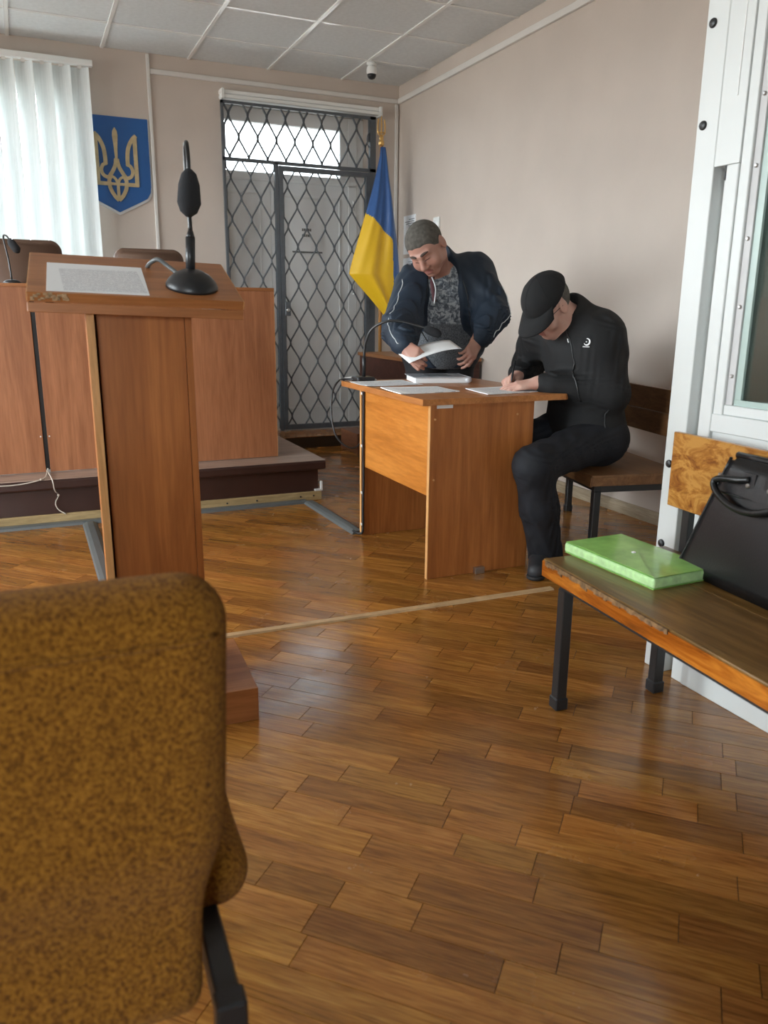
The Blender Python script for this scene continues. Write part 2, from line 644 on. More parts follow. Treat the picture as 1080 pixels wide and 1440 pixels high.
for i, (hid, _, c, ln) in enumerate(cand):
    if i < 300 and not hid:
        if ln not in plank_mesh:
            me = MB().box(-ln / 2 + GAP, ln / 2 - GAP, -PW / 2 + GAP, PW / 2 - GAP, -0.0042, 0, 0.0003).mesh('plank')
            me.materials.append(M_PLANK)
            plank_mesh[ln] = me
        o = bpy.data.objects.new('plank', plank_mesh[ln])
        C.objects.link(o)
        o.parent = floor
        o.location = c
        o.rotation_euler = (0, 0, R(-45))
    else:
        a, b = ax * (ln / 2 - GAP), ay * (PW / 2 - GAP)
        vs = []
        for dz in (-0.0042, 0):
            for sa, sb in ((-1, -1), (1, -1), (1, 1), (-1, 1)):
                vs.append(c + a * sa + b * sb + Vector((0, 0, dz)))
        rest.add(vs, [(4, 5, 6, 7), (0, 1, 5, 4), (1, 2, 6, 5), (2, 3, 7, 6), (3, 0, 4, 7)])
o = rest.build('plank', M_PLANK2, floor)
o['kind'] = 'stuff'

# raised landing under the gate
lb = MB().box(1.53, XR - 0.002, 5.98, YB - 0.002, 0, 0.088).build('trim_1', M_SLAB)
lb['kind'] = 'structure'
lm = MB()
rp_ = random.Random(5)
for k in range(6):
    x = 1.53
    while x < XR - 0.01:
        ln = rp_.choice((0.36, 0.42, 0.55))
        x1 = min(x + ln, XR - 0.003)
        o = MB().box(x + 0.001, x1 - 0.001, 5.975 + k * 0.0655, 5.975 + (k + 1) * 0.0655 - 0.0012, 0.0885, 0.093, 0.0006).build('plank', M_PLANK2, lb)
        x += ln

# ------------------------------------------------------------------ setting: ceiling
ceil = MB().box(XL, XR, YR, YB, ZC + 0.03, ZC + 0.15).build('ceiling', M_SLAB)
ceil['kind'] = 'structure'
PT = 0.595
xs = [0.0855 + PT * k for k in range(-6, 6)]
ys = [5.235 + PT * k for k in range(-13, 3)]
tile_me = MB().box(-PT / 2 + 0.004, PT / 2 - 0.004, -PT / 2 + 0.004, PT / 2 - 0.004, 0.003, 0.02, 0.002).mesh('tile')
tile_me.materials.append(M_CEIL)
for i in range(-1, len(xs)):
    for j in range(-1, len(ys)):
        x0 = xs[i] if i >= 0 else XL
        x1 = xs[i + 1] if i + 1 < len(xs) else XR
        y0 = ys[j] if j >= 0 else YR
        y1 = ys[j + 1] if j + 1 < len(ys) else YB
        x0, x1, y0, y1 = max(x0, XL), min(x1, XR), max(y0, YR), min(y1, YB)
        if x1 - x0 < 0.03 or y1 - y0 < 0.03:
            continue
        if abs(x1 - x0 - PT) < 0.01 and abs(y1 - y0 - PT) < 0.01:
            o = bpy.data.objects.new('tile', tile_me)
            C.objects.link(o)
            o.parent = ceil
            o.location = ((x0 + x1) / 2, (y0 + y1) / 2, ZC)
        else:
            MB().box(x0 + 0.003, x1 - 0.003, y0 + 0.003, y1 - 0.003, ZC + 0.003, ZC + 0.02).build('tile', M_CEIL, ceil)
for x in xs:
    if XL < x < XR:
        MB().box(x - 0.012, x + 0.012, YR, YB, ZC - 0.004, ZC + 0.003, 0.001).build('grid_bar', M_TBAR, ceil)
for y in ys:
    if YR < y < YB:
        MB().box(XL, XR, y - 0.012, y + 0.012, ZC - 0.003, ZC + 0.002).build('grid_bar', M_TBAR, ceil)

# ------------------------------------------------------------------ setting: walls
def struct(name, mb, mat, parent=None):
    o = mb.build(name, mat, parent)
    if parent is None:
        o['kind'] = 'structure'
    return o


T = 0.38
ZW = ZC + 0.15
DX0, DX1, DZ0, DZ1 = 1.495, 2.745, 0.09, 2.625       # doorway
WX0, WX1, WZ0, WZ1 = -1.55, 0.48, 0.95, 2.58          # window with the blind
wb = MB()
wb.box(XL - 0.3, WX0, YB, YB + T, -0.12, ZW)
wb.box(WX0, WX1, YB, YB + T, -0.12, WZ0)
wb.box(WX0, WX1, YB, YB + T, WZ1, ZW)
wb.box(WX1, DX0, YB, YB + T, -0.12, ZW)
wb.box(DX0, DX1, YB, YB + T, -0.12, DZ0)
wb.box(DX0, DX1, YB, YB + T, DZ1, ZW)
wb.box(DX1, XR + 0.3, YB, YB + T, -0.12, ZW)
struct('wall_back', wb, M_WALL)
struct('wall_right', MB().box(XR, XR + 0.3, YR - 0.3, YB, -0.12, ZW), M_WALL)
struct('wall_rear', MB().box(XL - 0.3, -2.7, YR - 0.3, YR, -0.12, ZW).box(-1.1, XR, YR - 0.3, YR, -0.12, ZW).box(-2.7, -1.1, YR - 0.3, YR, -0.12, .8).box(-2.7, -1.1, YR - 0.3, YR, 2.3, ZW), M_WALL)
f = MB()
for x0, x1, z0, z1 in ((-2.7, -1.1, .8, .87), (-2.7, -1.1, 2.23, 2.3), (-2.7, -2.64, .87, 2.23), (-1.16, -1.1, .87, 2.23), (-1.94, -1.88, .87, 2.23)):
    f.box(x0, x1, YR - .2, YR - .13, z0, z1, .004)
f = struct('window_5', f, M_WHITE)  # unseen rear window added to brighten faces turned to the back
MB().box(-2.66, -1.14, YR - .17, YR - .164, .86, 2.24).build('pane', M_GLASS, f)
wl = MB()
LW = [(1.6, 3.6), (4.0, 6.0)]
yprev = YR
for a, b in LW:
    wl.box(XL - 0.3, XL, yprev, a, -0.12, ZW)
    wl.box(XL - 0.3, XL, a, b, -0.12, 0.62)
    wl.box(XL - 0.3, XL, a, b, 2.60, ZW)
    yprev = b
wl.box(XL - 0.3, XL, yprev, YB, -0.12, ZW)
struct('wall_left', wl, M_WALL)
for k, (a, b) in enumerate(LW):
    f = MB()
    for y0, y1, z0, z1 in ((a, b, 0.62, 0.69), (a, b, 2.53, 2.60), (a, a + 0.06, 0.69, 2.53), (b - 0.06, b, 0.69, 2.53), ((a + b) / 2 - 0.03, (a + b) / 2 + 0.03, 0.69, 2.53)):
        f.box(XL - 0.2, XL - 0.13, y0, y1, z0, z1, 0.004)
    fo = struct('window_%d' % (k + 3), f, M_WHITE)
    MB().box(XL - 0.17, XL - 0.164, a + 0.05, b - 0.05, 0.68, 2.54).build('pane', M_GLASS, fo)

# window_1 behind the blind
f = MB()
for x0, x1, z0, z1 in ((WX0, WX1, WZ0, WZ0 + .06), (WX0, WX1, WZ1 - .06, WZ1), (WX0, WX0 + .06, WZ0 + .06, WZ1 - .06), (WX1 - .06, WX1, WZ0 + .06, WZ1 - .06), (-0.57, -0.49, WZ0 + .06, WZ1 - .06)):
    f.box(x0, x1, YB + 0.12, YB + 0.19, z0, z1, 0.004)
w1 = struct('window_1', f, M_WHITE)
for x0, x1 in ((WX0 + .05, -0.56), (-0.50, WX1 - .05)):
    MB().box(x0, x1, YB + 0.15, YB + 0.156, WZ0 + .05, WZ1 - .05).build('pane', M_GLASS, w1)
MB().box(WX0 - .03, WX1 + .03, YB - 0.05, YB + 0.12, WZ0 - 0.03, WZ0 + 0.002, 0.004).build('sill', M_WHITE, w1)

# doorway: transom window and a pair of panelled doors set back in the reveal
YD = YB + 0.22
f = MB()
TX0, TX1, TZ0, TZ1 = DX0 + 0.005, 2.60, 2.085, DZ1 - 0.02
for x0, x1, z0, z1 in ((TX0, TX1, TZ0, TZ0 + .055), (TX0, TX1, TZ1 - .10, TZ1), (TX0, TX0 + .02, TZ0 + .055, TZ1 - .10), (TX1 - .07, TX1, TZ0 + .055, TZ1 - .10)):
    f.box(x0, x1, YD, YD + 0.07, z0, z1, 0.004)
w2 = struct('window_2', f, M_DOOR)
MB().box(TX0 + .01, TX1 - .06, YD + .03, YD + .036, TZ0 + .05, TZ1 - .09).build('pane', M_DIMGLASS, w2)


def door_leaf(n, x0, x1, panels):
    d = MB().box(x0, x1, YD + 0.005, YD + 0.05, DZ0 + 0.004, TZ0 - 0.006, 0.004)
    o = struct('door_%d' % n, d, M_DOOR)
    for (a, b, z0, z1) in panels:
        p = MB()
        w = 0.016
        for q in ((a, b, z0, z0 + w), (a, b, z1 - w, z1), (a, a + w, z0 + w, z1 - w), (b - w, b, z0 + w, z1 - w)):
            p.box(q[0], q[1], YD - 0.008, YD + 0.006, q[2], q[3], 0.003)
        p.build('panel_moulding', M_DOOR, o)
        MB().box(a + w, b - w, YD - 0.002, YD + 0.006, z0 + w, z1 - w, 0.002).build('panel', M_DOOR, o)
    return o


door_leaf(1, DX0 + 0.001, 1.929, [(1.56, 1.845, 0.24, 1.99)])
d2_ = door_leaf(2, 1.931, 2.60, [(2.01, 2.53, 0.24, 1.98)])
MB().box(1.905, 1.955, YD + .0505, YD + .065, DZ0 + .004, TZ0 - .008).build('gap_blocker', M_DOOR, d2_)  # strip added behind the leaves to block sky through their gap
# small notice on the second door: a pale sheet with two printed words and a dark lower edge
MB().box(2.10, 2.36, YD - 0.012, YD - 0.009, 1.55, 1.80).build('notice', M_BLANK, d2_)
MB().box(2.10, 2.36, YD - 0.016, YD - 0.009, 1.538, 1.55).build('notice_edge', M_DUCT, d2_)
nl = MB()
for z in (1.71, 1.665):
    x = 2.185
    for w in (0.012, 0.014, 0.011, 0.015, 0.012):
        nl.box(x, x + w, YD - 0.0135, YD - 0.012, z, z + 0.02)
        x += w + 0.004
nl.build('notice_print', M_DUCT, d2_)
# the strip of the frame right of the doors with hinges
f = MB().box(2.60, 2.68, YD, YD + 0.07, DZ0 + .002, DZ1 - .02, 0.004).box(2.68, DX1, YD + 0.02, YD + 0.07, DZ0 + .002, DZ1 - .02, 0.003)
t2 = struct('trim_2', f, M_DOOR)
for z in (0.45, 1.25, 1.93):
    MB().tube([(2.645, YD - 0.006, z - .04), (2.645, YD - 0.006, z + .04)], 0.009).build('hinge', M_STEEL, t2)
struct('trim_3', MB().box(DX0, DX1, YD + 0.05, YD + 0.12, DZ1 - .02, DZ1), M_DOOR)
struct('trim_4', MB().box(TX0, 2.68, YD, YD + .05, TZ0 - .006, TZ0), M_DOOR)

# skirting on the right wall
struct('baseboard_right', MB().prism([(XR, 0), (XR - .022, 0), (XR - .022, .05), (XR - .012, .062), (XR, .064)], 'y', 1.9, 5.97), M_SKIRT)

# white cable trunking
def trunk(label, *b):
    o = MB().box(*b, 0.003).build('cable_trunking', M_TRUNK)
    return tag(o, label, 'trunking')


trunk('white cable trunking running down the back wall beside the blue shield', 0.972, 0.995, YB - .018, YB, 0.24, ZC - .006)
trunk('white cable trunking along the top of the back wall above the barred doorway', 0.998, XR - .02, YB - .02, YB, 2.70, 2.732)
trunk('long white cable trunking along the top of the right wall', XR - .022, XR, 1.8, YB - .022, 2.695, 2.735)
trunk('white cable trunking running down the corner between the back wall and right wall', XR - .038, XR - .012, YB - .02, YB, 0.095, 2.695)

# ------------------------------------------------------------------ vertical blind at the window
bl = thing('vertical_blind', 'white vertical slat blind covering the bright window behind the judges bench', 'blind', (-0.4, YB - .08, 2.70))
MB().box(-1.7, 0.60, YB - .115, YB - .07, 2.675, 2.715, 0.004).build('headrail', M_WHITE, bl)
MB().box(-1.7, 0.60, YB - .07, YB, 2.70, 2.715).build('bracket', M_WHITE, bl)
sl = None
for k in range(19):
    x = 0.515 - k * 0.117
    if sl is None:
        mb = MB()
        n = 6
        vs = []
        for z in (1.02, 2.665):
            for off in (0, 0.0012):
                for i in range(n + 1):
                    u = -0.0635 + 0.127 * i / n
                    vs.append((u, 0.010 * (1 - (u / 0.0635) ** 2) + off, z))
        m1 = n + 1
        fs = []
        for i in range(n):
            fs += [(i, i + 1, i + 1 + 2 * m1, i + 2 * m1), (i + m1, i + m1 + 2 * m1, i + 1 + 3 * m1, i + 1 + m1)]
        mb.add(vs, fs)
        sme = mb.mesh('slat')
        sme.materials.append(M_BLIND)
        sl = True
    o = bpy.data.objects.new('slat', sme)
    C.objects.link(o)
    o.parent = bl
    o.location = Vector((x, YB - .095, 0)) - bl.location
    o.rotation_euler = (0, 0, R(-26 + random.uniform(-3, 3)))
    MB().box(x - .012, x + .012, YB - .10, YB - .085, 2.655, 2.678).build('carrier_clip', M_TRUNK, bl)

# ------------------------------------------------------------------ shield with trident
sh = thing('shield', 'blue shield with a pale gold trident hanging on the back wall', 'coat of arms', (0.724, YB, 1.73))
hw, zt = 0.24, 2.395
right = [(hw, zt), (hw, 1.93), (hw - .006, 1.885), (hw - .03, 1.845), (hw - .07, 1.822), (0.0, 1.737)]
poly = [(0.724 + x, z) for x, z in right] + [(0.724 - x, z) for x, z in right[-2::-1]]
MB().prism(poly, 'y', YB - .012, YB - .001).build('rim', M_SILVERE, sh)
inner = [(0.724 + (x - .724) * .965, 2.39 - (2.39 - z) * .972) for x, z in poly]
MB().prism(inner, 'y', YB - .016, YB - .012).build('field', M_BLUE, sh)
tr = MB()
y0, y1 = YB - .022, YB - .016
_rib = tr.ribbon
_cnt = [0]


def _stacked(pts, w, a, b):
    _cnt[0] += 1
    _rib(pts, w, a - .00025 * _cnt[0], b)


tr.ribbon = _stacked
X = lambda pts, sgn=1: [(0.724 + sgn * u, z) for u, z in pts]
tr.ribbon(X([(0, 2.322), (0, 2.30), (0, 2.27), (0, 2.20), (0, 2.13), (0, 2.10)]), [.004, .030, .038, .026, .018, .020], y0, y1)
for sg in (1, -1):
    tr.ribbon(X(smooth_path([(.004, 2.115), (.012, 2.07), (.032, 2.03), (.056, 1.995)], 4), sg), 0.0256, y0, y1)
    tr.ribbon(X([(.134, 2.262), (.134, 1.936)], sg), 0.0282, y0, y1)
    tr.ribbon(X([(.145, 1.946), (.045, 1.946)], sg), 0.0256, y0, y1)
    tr.ribbon(X(smooth_path([(.144, 2.278), (.112, 2.245), (.086, 2.19), (.077, 2.13), (.076, 2.075)], 5), sg), 0.0269, y0, y1)
    tr.ribbon(X(smooth_path([(.068, 2.082), (.094, 2.07), (.108, 2.038), (.098, 2.005), (.072, 1.99), (.046, 1.996)], 5), sg), 0.023, y0, y1)
    tr.ribbon(X([(.106, 2.035), (.134, 2.035)], sg), 0.0179, y0, y1)
    tr.ribbon(X(smooth_path([(.046, 1.998), (.060, 1.965), (.054, 1.915), (.030, 1.868), (0, 1.835)], 5), sg), 0.0256, y0, y1)
    tr.ribbon(X(smooth_path([(.054, 1.995), (.030, 1.992), (.010, 1.972), (0, 1.94)], 4), sg), 0.0179, y0, y1)
    tr.ribbon(X([(.05, 1.946), (0, 1.946)], sg), 0.0179, y0, y1)
tr.ribbon(X([(0, 1.965), (0, 1.845)]), 0.0205, y0, y1)
tr.build('trident', M_GOLD, sh)

# ------------------------------------------------------------------ security grille with gate
gr = thing('security_grille', 'dark iron diamond lattice grille with hinged gate across the white doors', 'grille', (2.1, YB - .05, DZ0))
gy0, gy1 = YB - .052, YB - .022
GX0, GX1, GZ0, GZ1, GM = 1.487, 2.735, 0.094, 2.575, 2.175
f = MB()
f.box(GX0, GX0 + .018, gy0, gy1, GZ0, GZ1)
f.box(GX1 - .05, GX1, gy0, gy1, GZ0, GZ1)
f.box(GX0, GX1, gy0, gy1, GZ1 - .02, GZ1)
f.box(GX0, GX1, gy0, gy1, GM - .012, GM + .012)
f.box(1.888, 1.915, gy0, gy1, GZ0, GM)
f.build('frame', M_GRILLE, gr)
f = MB()
f.box(1.918, 1.95, gy0 - .006, gy1, GZ0 + .01, GM - .02)
f.box(GX1 - .085, GX1 - .052, gy0 - .006, gy1, GZ0 + .01, GM - .02)
f.box(1.95, GX1 - .085, gy0 - .006, gy1, GM - .055, GM - .02)
f.box(1.95, GX1 - .085, gy0 - .006, gy1, GZ0 + .01, GZ0 + .05)
gate = f.build('gate_frame', M_GRILLE, gr)
for z in (0.5, 1.75):
    MB().tube([(GX1 - .05, gy0 - .01, z - .05), (GX1 - .05, gy0 - .01, z + .05)], .011).build('hinge', M_GRILLE, gate)
lock = MB().box(1.945, 1.99, gy0 - .012, gy1, 1.03, 1.14, 0.003).build('lock_box', M_GRILLE, gate)
MB(Matrix.Translation((1.967, gy0 - .012, 1.075)) @ Matrix.Rotation(R(90), 4, 'X')).lathe([(.014, 0), (.014, .008), (.010, .012)], n=14).build('lock_cylinder', M_STEEL, lock)


def wave_bars(x0, x1, z0, z1, zn, parent, pitch=0.075, per=0.292, rad=0.0068):
    n = int(round((x1 - x0) / pitch))
    p = (x1 - x0) / n
    for k in range(n + 1):
        sg = 1 if k % 2 else -1
        pts = []
        N = max(12, int((z1 - z0) / 0.024))
        for i in range(N + 1):
            z = z0 + (z1 - z0) * i / N
            a = 2 * math.pi * (z - zn) / per
            tri = math.cos(a) - 0.07 * math.cos(3 * a) * -1
            x = x0 + k * p + sg * p * 0.49 * max(-1, min(1, tri * 0.96))
            pts.append((min(max(x, x0 + .003), x1 - .003), gy1 - .014, z))
        MB().tube(pts, rad, 5).build('lattice_bar', M_GRILLE, parent)


wave_bars(GX0 + .02, GX1 - .052, GM + .012, GZ1 - .02, 2.335, gr, 0.0745, 0.30, 0.0082)
wave_bars(GX0 + .02, 1.888, GZ0 + .02, GM - .012, 1.60, gr, 0.0745, 0.30)
wave_bars(1.952, GX1 - .087, GZ0 + .05, GM - .055, 1.565, gate, 0.0745, 0.30)
MB().tube([(GX1 - .055 + .022 * math.sin(a) * -1, gy0 - .002, 2.40 + .055 * math.cos(a)) for a in [math.pi * i / 10 for i in range(11)]], 0.006, 6).build('pull_ring', M_GRILLE, gr)

# rolled blind rail above the gate
hr = thing('blind_rail', 'white blind rail stretched across the top of the barred doorway', 'blind rail', (2.1, YB - .03, 2.60))
MB().box(1.485, 2.785, YB - .075, YB - .0, 2.588, 2.612, 0.003).build('lower_rail', M_WHITE, hr)
MB().box(1.485, 2.785, YB - .06, YB - .0, 2.617, 2.645, 0.003).build('upper_rail', M_TBAR, hr)
for x in (1.49, 2.76):
    MB().box(x, x + .02, YB - .08, YB, 2.58, 2.65, 0.002).build('end_cap', M_WHITE, hr)

# ------------------------------------------------------------------ ceiling camera
sc_ = thing('security_camera', 'small white dome security camera hanging below the ceiling near the far corner', 'camera', (2.50, 5.86, ZC - .004))
cx, cy = 2.50, 5.86
MB().lathe([(.036, 0), (.036, -.014), (.024, -.022)], (cx, cy, ZC - .004)).build('mount', M_WHITE, sc_, True)
MB().lathe([(.024, -.020), (.034, -.028), (.038, -.046), (.038, -.066), (.033, -.078)], (cx, cy, ZC - .004)).build('housing', M_WHITE, sc_, True)
MB().lathe([(.033, -.078), (.031, -.092), (.022, -.106), (.008, -.111)], (cx, cy, ZC - .004)).build('lens_dome', M_BLACKP, sc_, True)

# ------------------------------------------------------------------ dais
da = thing('dais', 'low dark brown dais with pale top board under the judges bench', 'dais', (0, 4.3, 0))
MB().box(XL + .01, 1.495, 4.29, YB - .005, 0.0, 0.18).build('body', M_PODF, da)
MB().box(XL + .01, 1.495, 4.281, 4.29, 0.0, 0.18).build('front_board', M_PODF, da)
MB().box(XL + .01, 1.535, 4.245, YB - .006, 0.182, 0.235, 0.012, 2).build('nosing', M_PODF, da)
MB().box(XL + .01, 1.532, 4.25, YB - .006, 0.2352, 0.2385).build('top_board', M_PODT, da)
MB().box(XL + .01, 1.51, 4.262, 4.281, 0.0, 0.052, 0.003).build('base_strip', M_STRIP, da)
for x in (0.95, 1.12, 1.38, 1.46):
    MB().tube([(x, 4.2625, .028), (x, 4.259, .028)], .005, 8).build('screw', M_BLACKM, da)
MB().prism([(1.47, .055), (1.515, .055), (1.515, .11), (1.506, .11), (1.506, .064), (1.47, .064)], 'y', 4.26, 4.28).build('loose_trim_end', M_TRUNK, da)

# ------------------------------------------------------------------ judges bench (three panel front)
jb = thing('judges_bench', 'long reddish laminate judges bench standing on the dais', 'bench desk', (0, 4.44, 0.2385))
for x0, x1 in ((-3.0, -1.25), (-1.235, 0.040), (0.062, 1.302)):
    MB().box(x0, x1, 4.442, 4.458, 0.242, 1.18, 0.001).build('front_panel', M_JUDGE, jb)
MB().box(0.025, 0.075, 4.46, 4.475, 0.25, 1.17).build('backing_strip', M_BLACKP, jb)
MB().box(1.286, 1.302, 4.459, 5.05, 0.2385, 1.18).build('end_panel', M_LAMIN, jb)
MB().box(1.3022, 1.3042, 4.441, 4.46, 0.242, 1.196).build('edge_band', M_EDGE, jb)
MB().box(-3.0, 1.304, 4.438, 5.07, 1.18, 1.197, 0.001).build('top', M_LAMINX, jb)
for x in (0.03, 0.072):
    MB().tube([(x, 4.443, 0.43), (x, 4.438, 0.43)], .004, 8).build('screw_cap', M_TRUNK, jb)

# pale cord hanging out of the seam
pts = smooth_path([(0.05, 4.437, 0.262), (0.045, 4.425, 0.25), (0.02, 4.26, 0.238 + .004), (-0.10, 4.241, 0.224), (-0.24, 4.24, 0.226)], 6)
c1 = MB().tube(pts, .0032, 6)
c1.tube(smooth_path([(0.045, 4.425, 0.25), (0.062, 4.242, 0.238), (0.07, 4.24, 0.18), (0.086, 4.272, 0.15), (0.068, 4.272, 0.11), (0.078, 4.268, 0.075), (0.112, 4.256, 0.05)], 6), .0028, 6)
for p in ((-0.21, 4.24, .226), (0.085, 4.268, .15), (0.01, 4.25, .241)):
    c1.lathe([(.001, -.006), (.006, -.003), (.006, .003), (.001, .006)], p, 8)
tag(c1.build('cord', M_CORD, None, True), 'pale cord dangling out of the seam of the judges bench onto the dais', 'cord')


# judges chairs behind the bench
def judge_chair(x, w, ztop, label):
    t = thing('office_chair', label, 'chair', (x, 5.32, 0.2385), 'brown chairs behind the judges bench')
    b = MB(Matrix.Translation((x, 5.42, ztop)) @ Matrix.Rotation(R(8), 4, 'X'))
    n = 8
    prof = [(-w / 2 + .01, -.62), (w / 2 - .01, -.62), (w / 2, -.5), (w / 2, -.07)]
    for i in range(1, n):
        a = math.pi / 2 * i / n
        prof.append((w / 2 - .07 + .07 * math.cos(a), -.07 + .07 * math.sin(a)))
    for i in range(1, n):
        a = math.pi / 2 * (1 - i / n)
        prof.append((-w / 2 + .07 - .07 * math.cos(a), -.07 + .07 * math.sin(a)))
    prof += [(-w / 2, -.07), (-w / 2, -.5)]
    b.prism(prof, 'y', -.035, .035)
    me = b.mesh('backrest')
    bm = bmesh.new()
    bm.from_mesh(me)
    bmesh.ops.bevel(bm, geom=[e for e in bm.edges if len(e.link_faces) == 2 and e.calc_face_angle(0) > 1.2], offset=.018, segments=3, affect='EDGES')
    bm.to_mesh(me)
    bm.free()
    link('backrest', me, M_BROWNLEATH, t, True)
    z0 = 0.2385
    MB().box(x - .25, x + .25, 5.05, 5.5, z0 + .42, z0 + .52, .03, 3).build('seat', M_BROWNLEATH, t, True)
    MB().tube([(x, 5.3, z0 + .08), (x, 5.3, z0 + .42)], .028, 12).build('column', M_BLACKM, t)
    MB().box(x - .03, x + .03, 5.46, 5.49, z0 + .40, z0 + .75).build('back_stem', M_BLACKM, t)
    for k in range(5):
        a = 2 * math.pi * k / 5 + .3
        p0, p1 = Vector((x, 5.3, z0 + .1)), Vector((x + .28 * math.cos(a), 5.3 + .28 * math.sin(a), z0 + .06))
        lg = MB().tube([p0, p1], [.022, .014], 8).build('leg', M_BLACKM, t)
        MB().lathe([(.012, -.06), (.024, -.05), (.024, -.02), (.012, -.005)], p1, 10).build('caster', M_BLACKP, lg)
    return t


judge_chair(-0.02, 0.56, 1.475, 'brown leather office chair behind the judges bench in front of the white blind')
judge_chair(0.775, 0.43, 1.447, 'brown office chair behind the judges bench below the blue shield')

# small gooseneck microphone on the judges bench
jm = thing('bench_microphone', 'small dark gooseneck microphone on the judges bench before a brown chair', 'microphone', (-0.03, 4.75, 1.197))
MB().lathe([(.045, 0), (.045, .012), (.03, .022), (.008, .026)], (-0.03, 4.75, 1.197)).build('base', M_BLACKP, jm, True)
MB().tube(smooth_path([(-0.03, 4.75, 1.22), (-0.037, 4.75, 1.33), (-0.05, 4.745, 1.43), (-0.035, 4.72, 1.438), (-0.018, 4.70, 1.41)], 6), .0045, 8).build('gooseneck', M_BLACKM, jm, True)
MB().tube([(-0.022, 4.703, 1.418), (-0.012, 4.69, 1.40), (0.008, 4.668, 1.368), (0.014, 4.66, 1.356)], [.012, .021, .021, .010], 10).build('foam_windscreen', M_FOAM, jm, True)

# ------------------------------------------------------------------ floor trims
dp = MB()
dp.prism([(4.197, 0), (4.20, .012), (4.21, .017), (4.245, .017), (4.255, .012), (4.258, 0)], 'x', XL + .02, 1.40)
tag(dp.build('cable_cover', M_DUCT), 'grey floor cable cover running along the front of the dais', 'cable cover')
Tm = Matrix.Translation((1.415, 4.20, 0)) @ Matrix.Rotation(R(-88.5), 4, 'Z')
dp = MB(Tm).prism([(-.036, 0), (-.030, .010), (-.014, .017), (.014, .017), (.030, .010), (.036, 0)], 'x', 0, 0.70)
tag(dp.build('cable_cover', M_DUCT), 'grey floor cable cover leading from the dais corner to the small desk', 'cable cover')
Tm = Matrix.Translation((0.22, 3.75, 0)) @ Matrix.Rotation(R(90), 4, 'Z')
dp = MB(Tm).prism([(-.036, 0), (-.030, .010), (-.014, .017), (.014, .017), (.030, .010), (.036, 0)], 'x', -1.1, 0.44)
tag(dp.build('cable_cover', M_DUCT), 'grey floor cable cover running from the dais towards the lectern', 'cable cover')
Tm = Matrix.Translation((0.53, 2.498, 0)) @ Matrix.Rotation(R(-1.55), 4, 'Z')
dp = MB(Tm).prism([(-.017, 0), (-.013, .006), (.013, .006), (.017, 0)], 'x', -0.6, 1.32)
tag(dp.build('floor_strip', M_TAN), 'thin tan joint strip lying across the plank floor by the lectern', 'floor strip')

# ------------------------------------------------------------------ lectern
LT = Matrix.Translation((0.262, 2.09, 0)) @ Matrix.Rotation(R(-3), 4, 'Z')
le = thing('lectern', 'tall reddish laminate lectern with slanted top and chipped corner', 'lectern', (0.262, 2.09, 0))
MB(LT).box(-.235, .235, -.172, .178, 0, 0.095, 0.0015).build('base', M_LAMINX, le)
MB(LT).box(-.100, .098, -.115, -.099, 0.095, 1.075).build('front_panel', M_LAMIN, le)
o = MB(LT).box(-.122, -.106, -.140, .12, 0.095, 1.075, .001).build('side_panel', M_LAMIN, le)
MB(LT).box(-.1225, -.1055, -.1415, -.1395, 0.095, 1.075).build('edge_band', M_EDGE, o)
MB(LT).box(.099, .115, -.120, .12, 0.095, 1.075, .001).build('side_panel', M_LAMIN, le)
MB(LT).box(-.106, .099, .10, .116, 0.095, 1.075).build('rear_panel', M_LAMIN, le)
LR = Matrix.Rotation(R(1.9), 4, 'Y')
LT2 = LT @ Matrix.Translation((-.005, 0, 1.0665)) @ LR
MB(LT2).box(-.237, .237, -.165, .155, 0.0, 0.021, .001).build('lower_board', M_LAMINX, le)
# wedge cheeks carry the slanted board
MB(LT2).prism([(-.15, .021), (.15, .021), (.15, .10)], 'x', -.20, -.185).build('cheek', M_LAMIN, le)
MB(LT2).prism([(-.15, .021), (.15, .021), (.15, .10)], 'x', .185, .20).build('cheek', M_LAMIN, le)
LT3 = LT2 @ Matrix.Translation((0, -.166, .022)) @ Matrix.Rotation(R(17.5), 4, 'X')
o = MB(LT3).box(-.236, .236, 0, .335, 0.0, 0.021, .001).build('slanted_board', M_LAMINX, le)
MB(LT3).box(.2362, .2378, .001, .334, 0.001, 0.0205).build('edge_band', M_EDGE, o)
MB(LT3).box(-.2378, -.2362, .001, .334, 0.001, 0.0205).build('edge_band', M_EDGE, o)
# torn edge band at the left end: raw chipboard
ch = MB(LT3)
rr_ = random.Random(2)
for k in range(26):
    x = -.232 + rr_.random() * .075
    z = .003 + rr_.random() * .014
    s_ = .003 + rr_.random() * .004
    ch.box(x, x + s_ * 1.6, -.0022 - rr_.random() * .001, .0, z, z + s_, .0005)
ch.build('chipped_corner', M_CHIP, o)
# page on the lectern
pg = MB(LT3).box(-.197, .022, .012, .245, 0.0212, 0.0222).build('paper_sheet', M_PAPER)
tag(pg, 'white printed sheet lying on the slanted lectern top', 'paper')

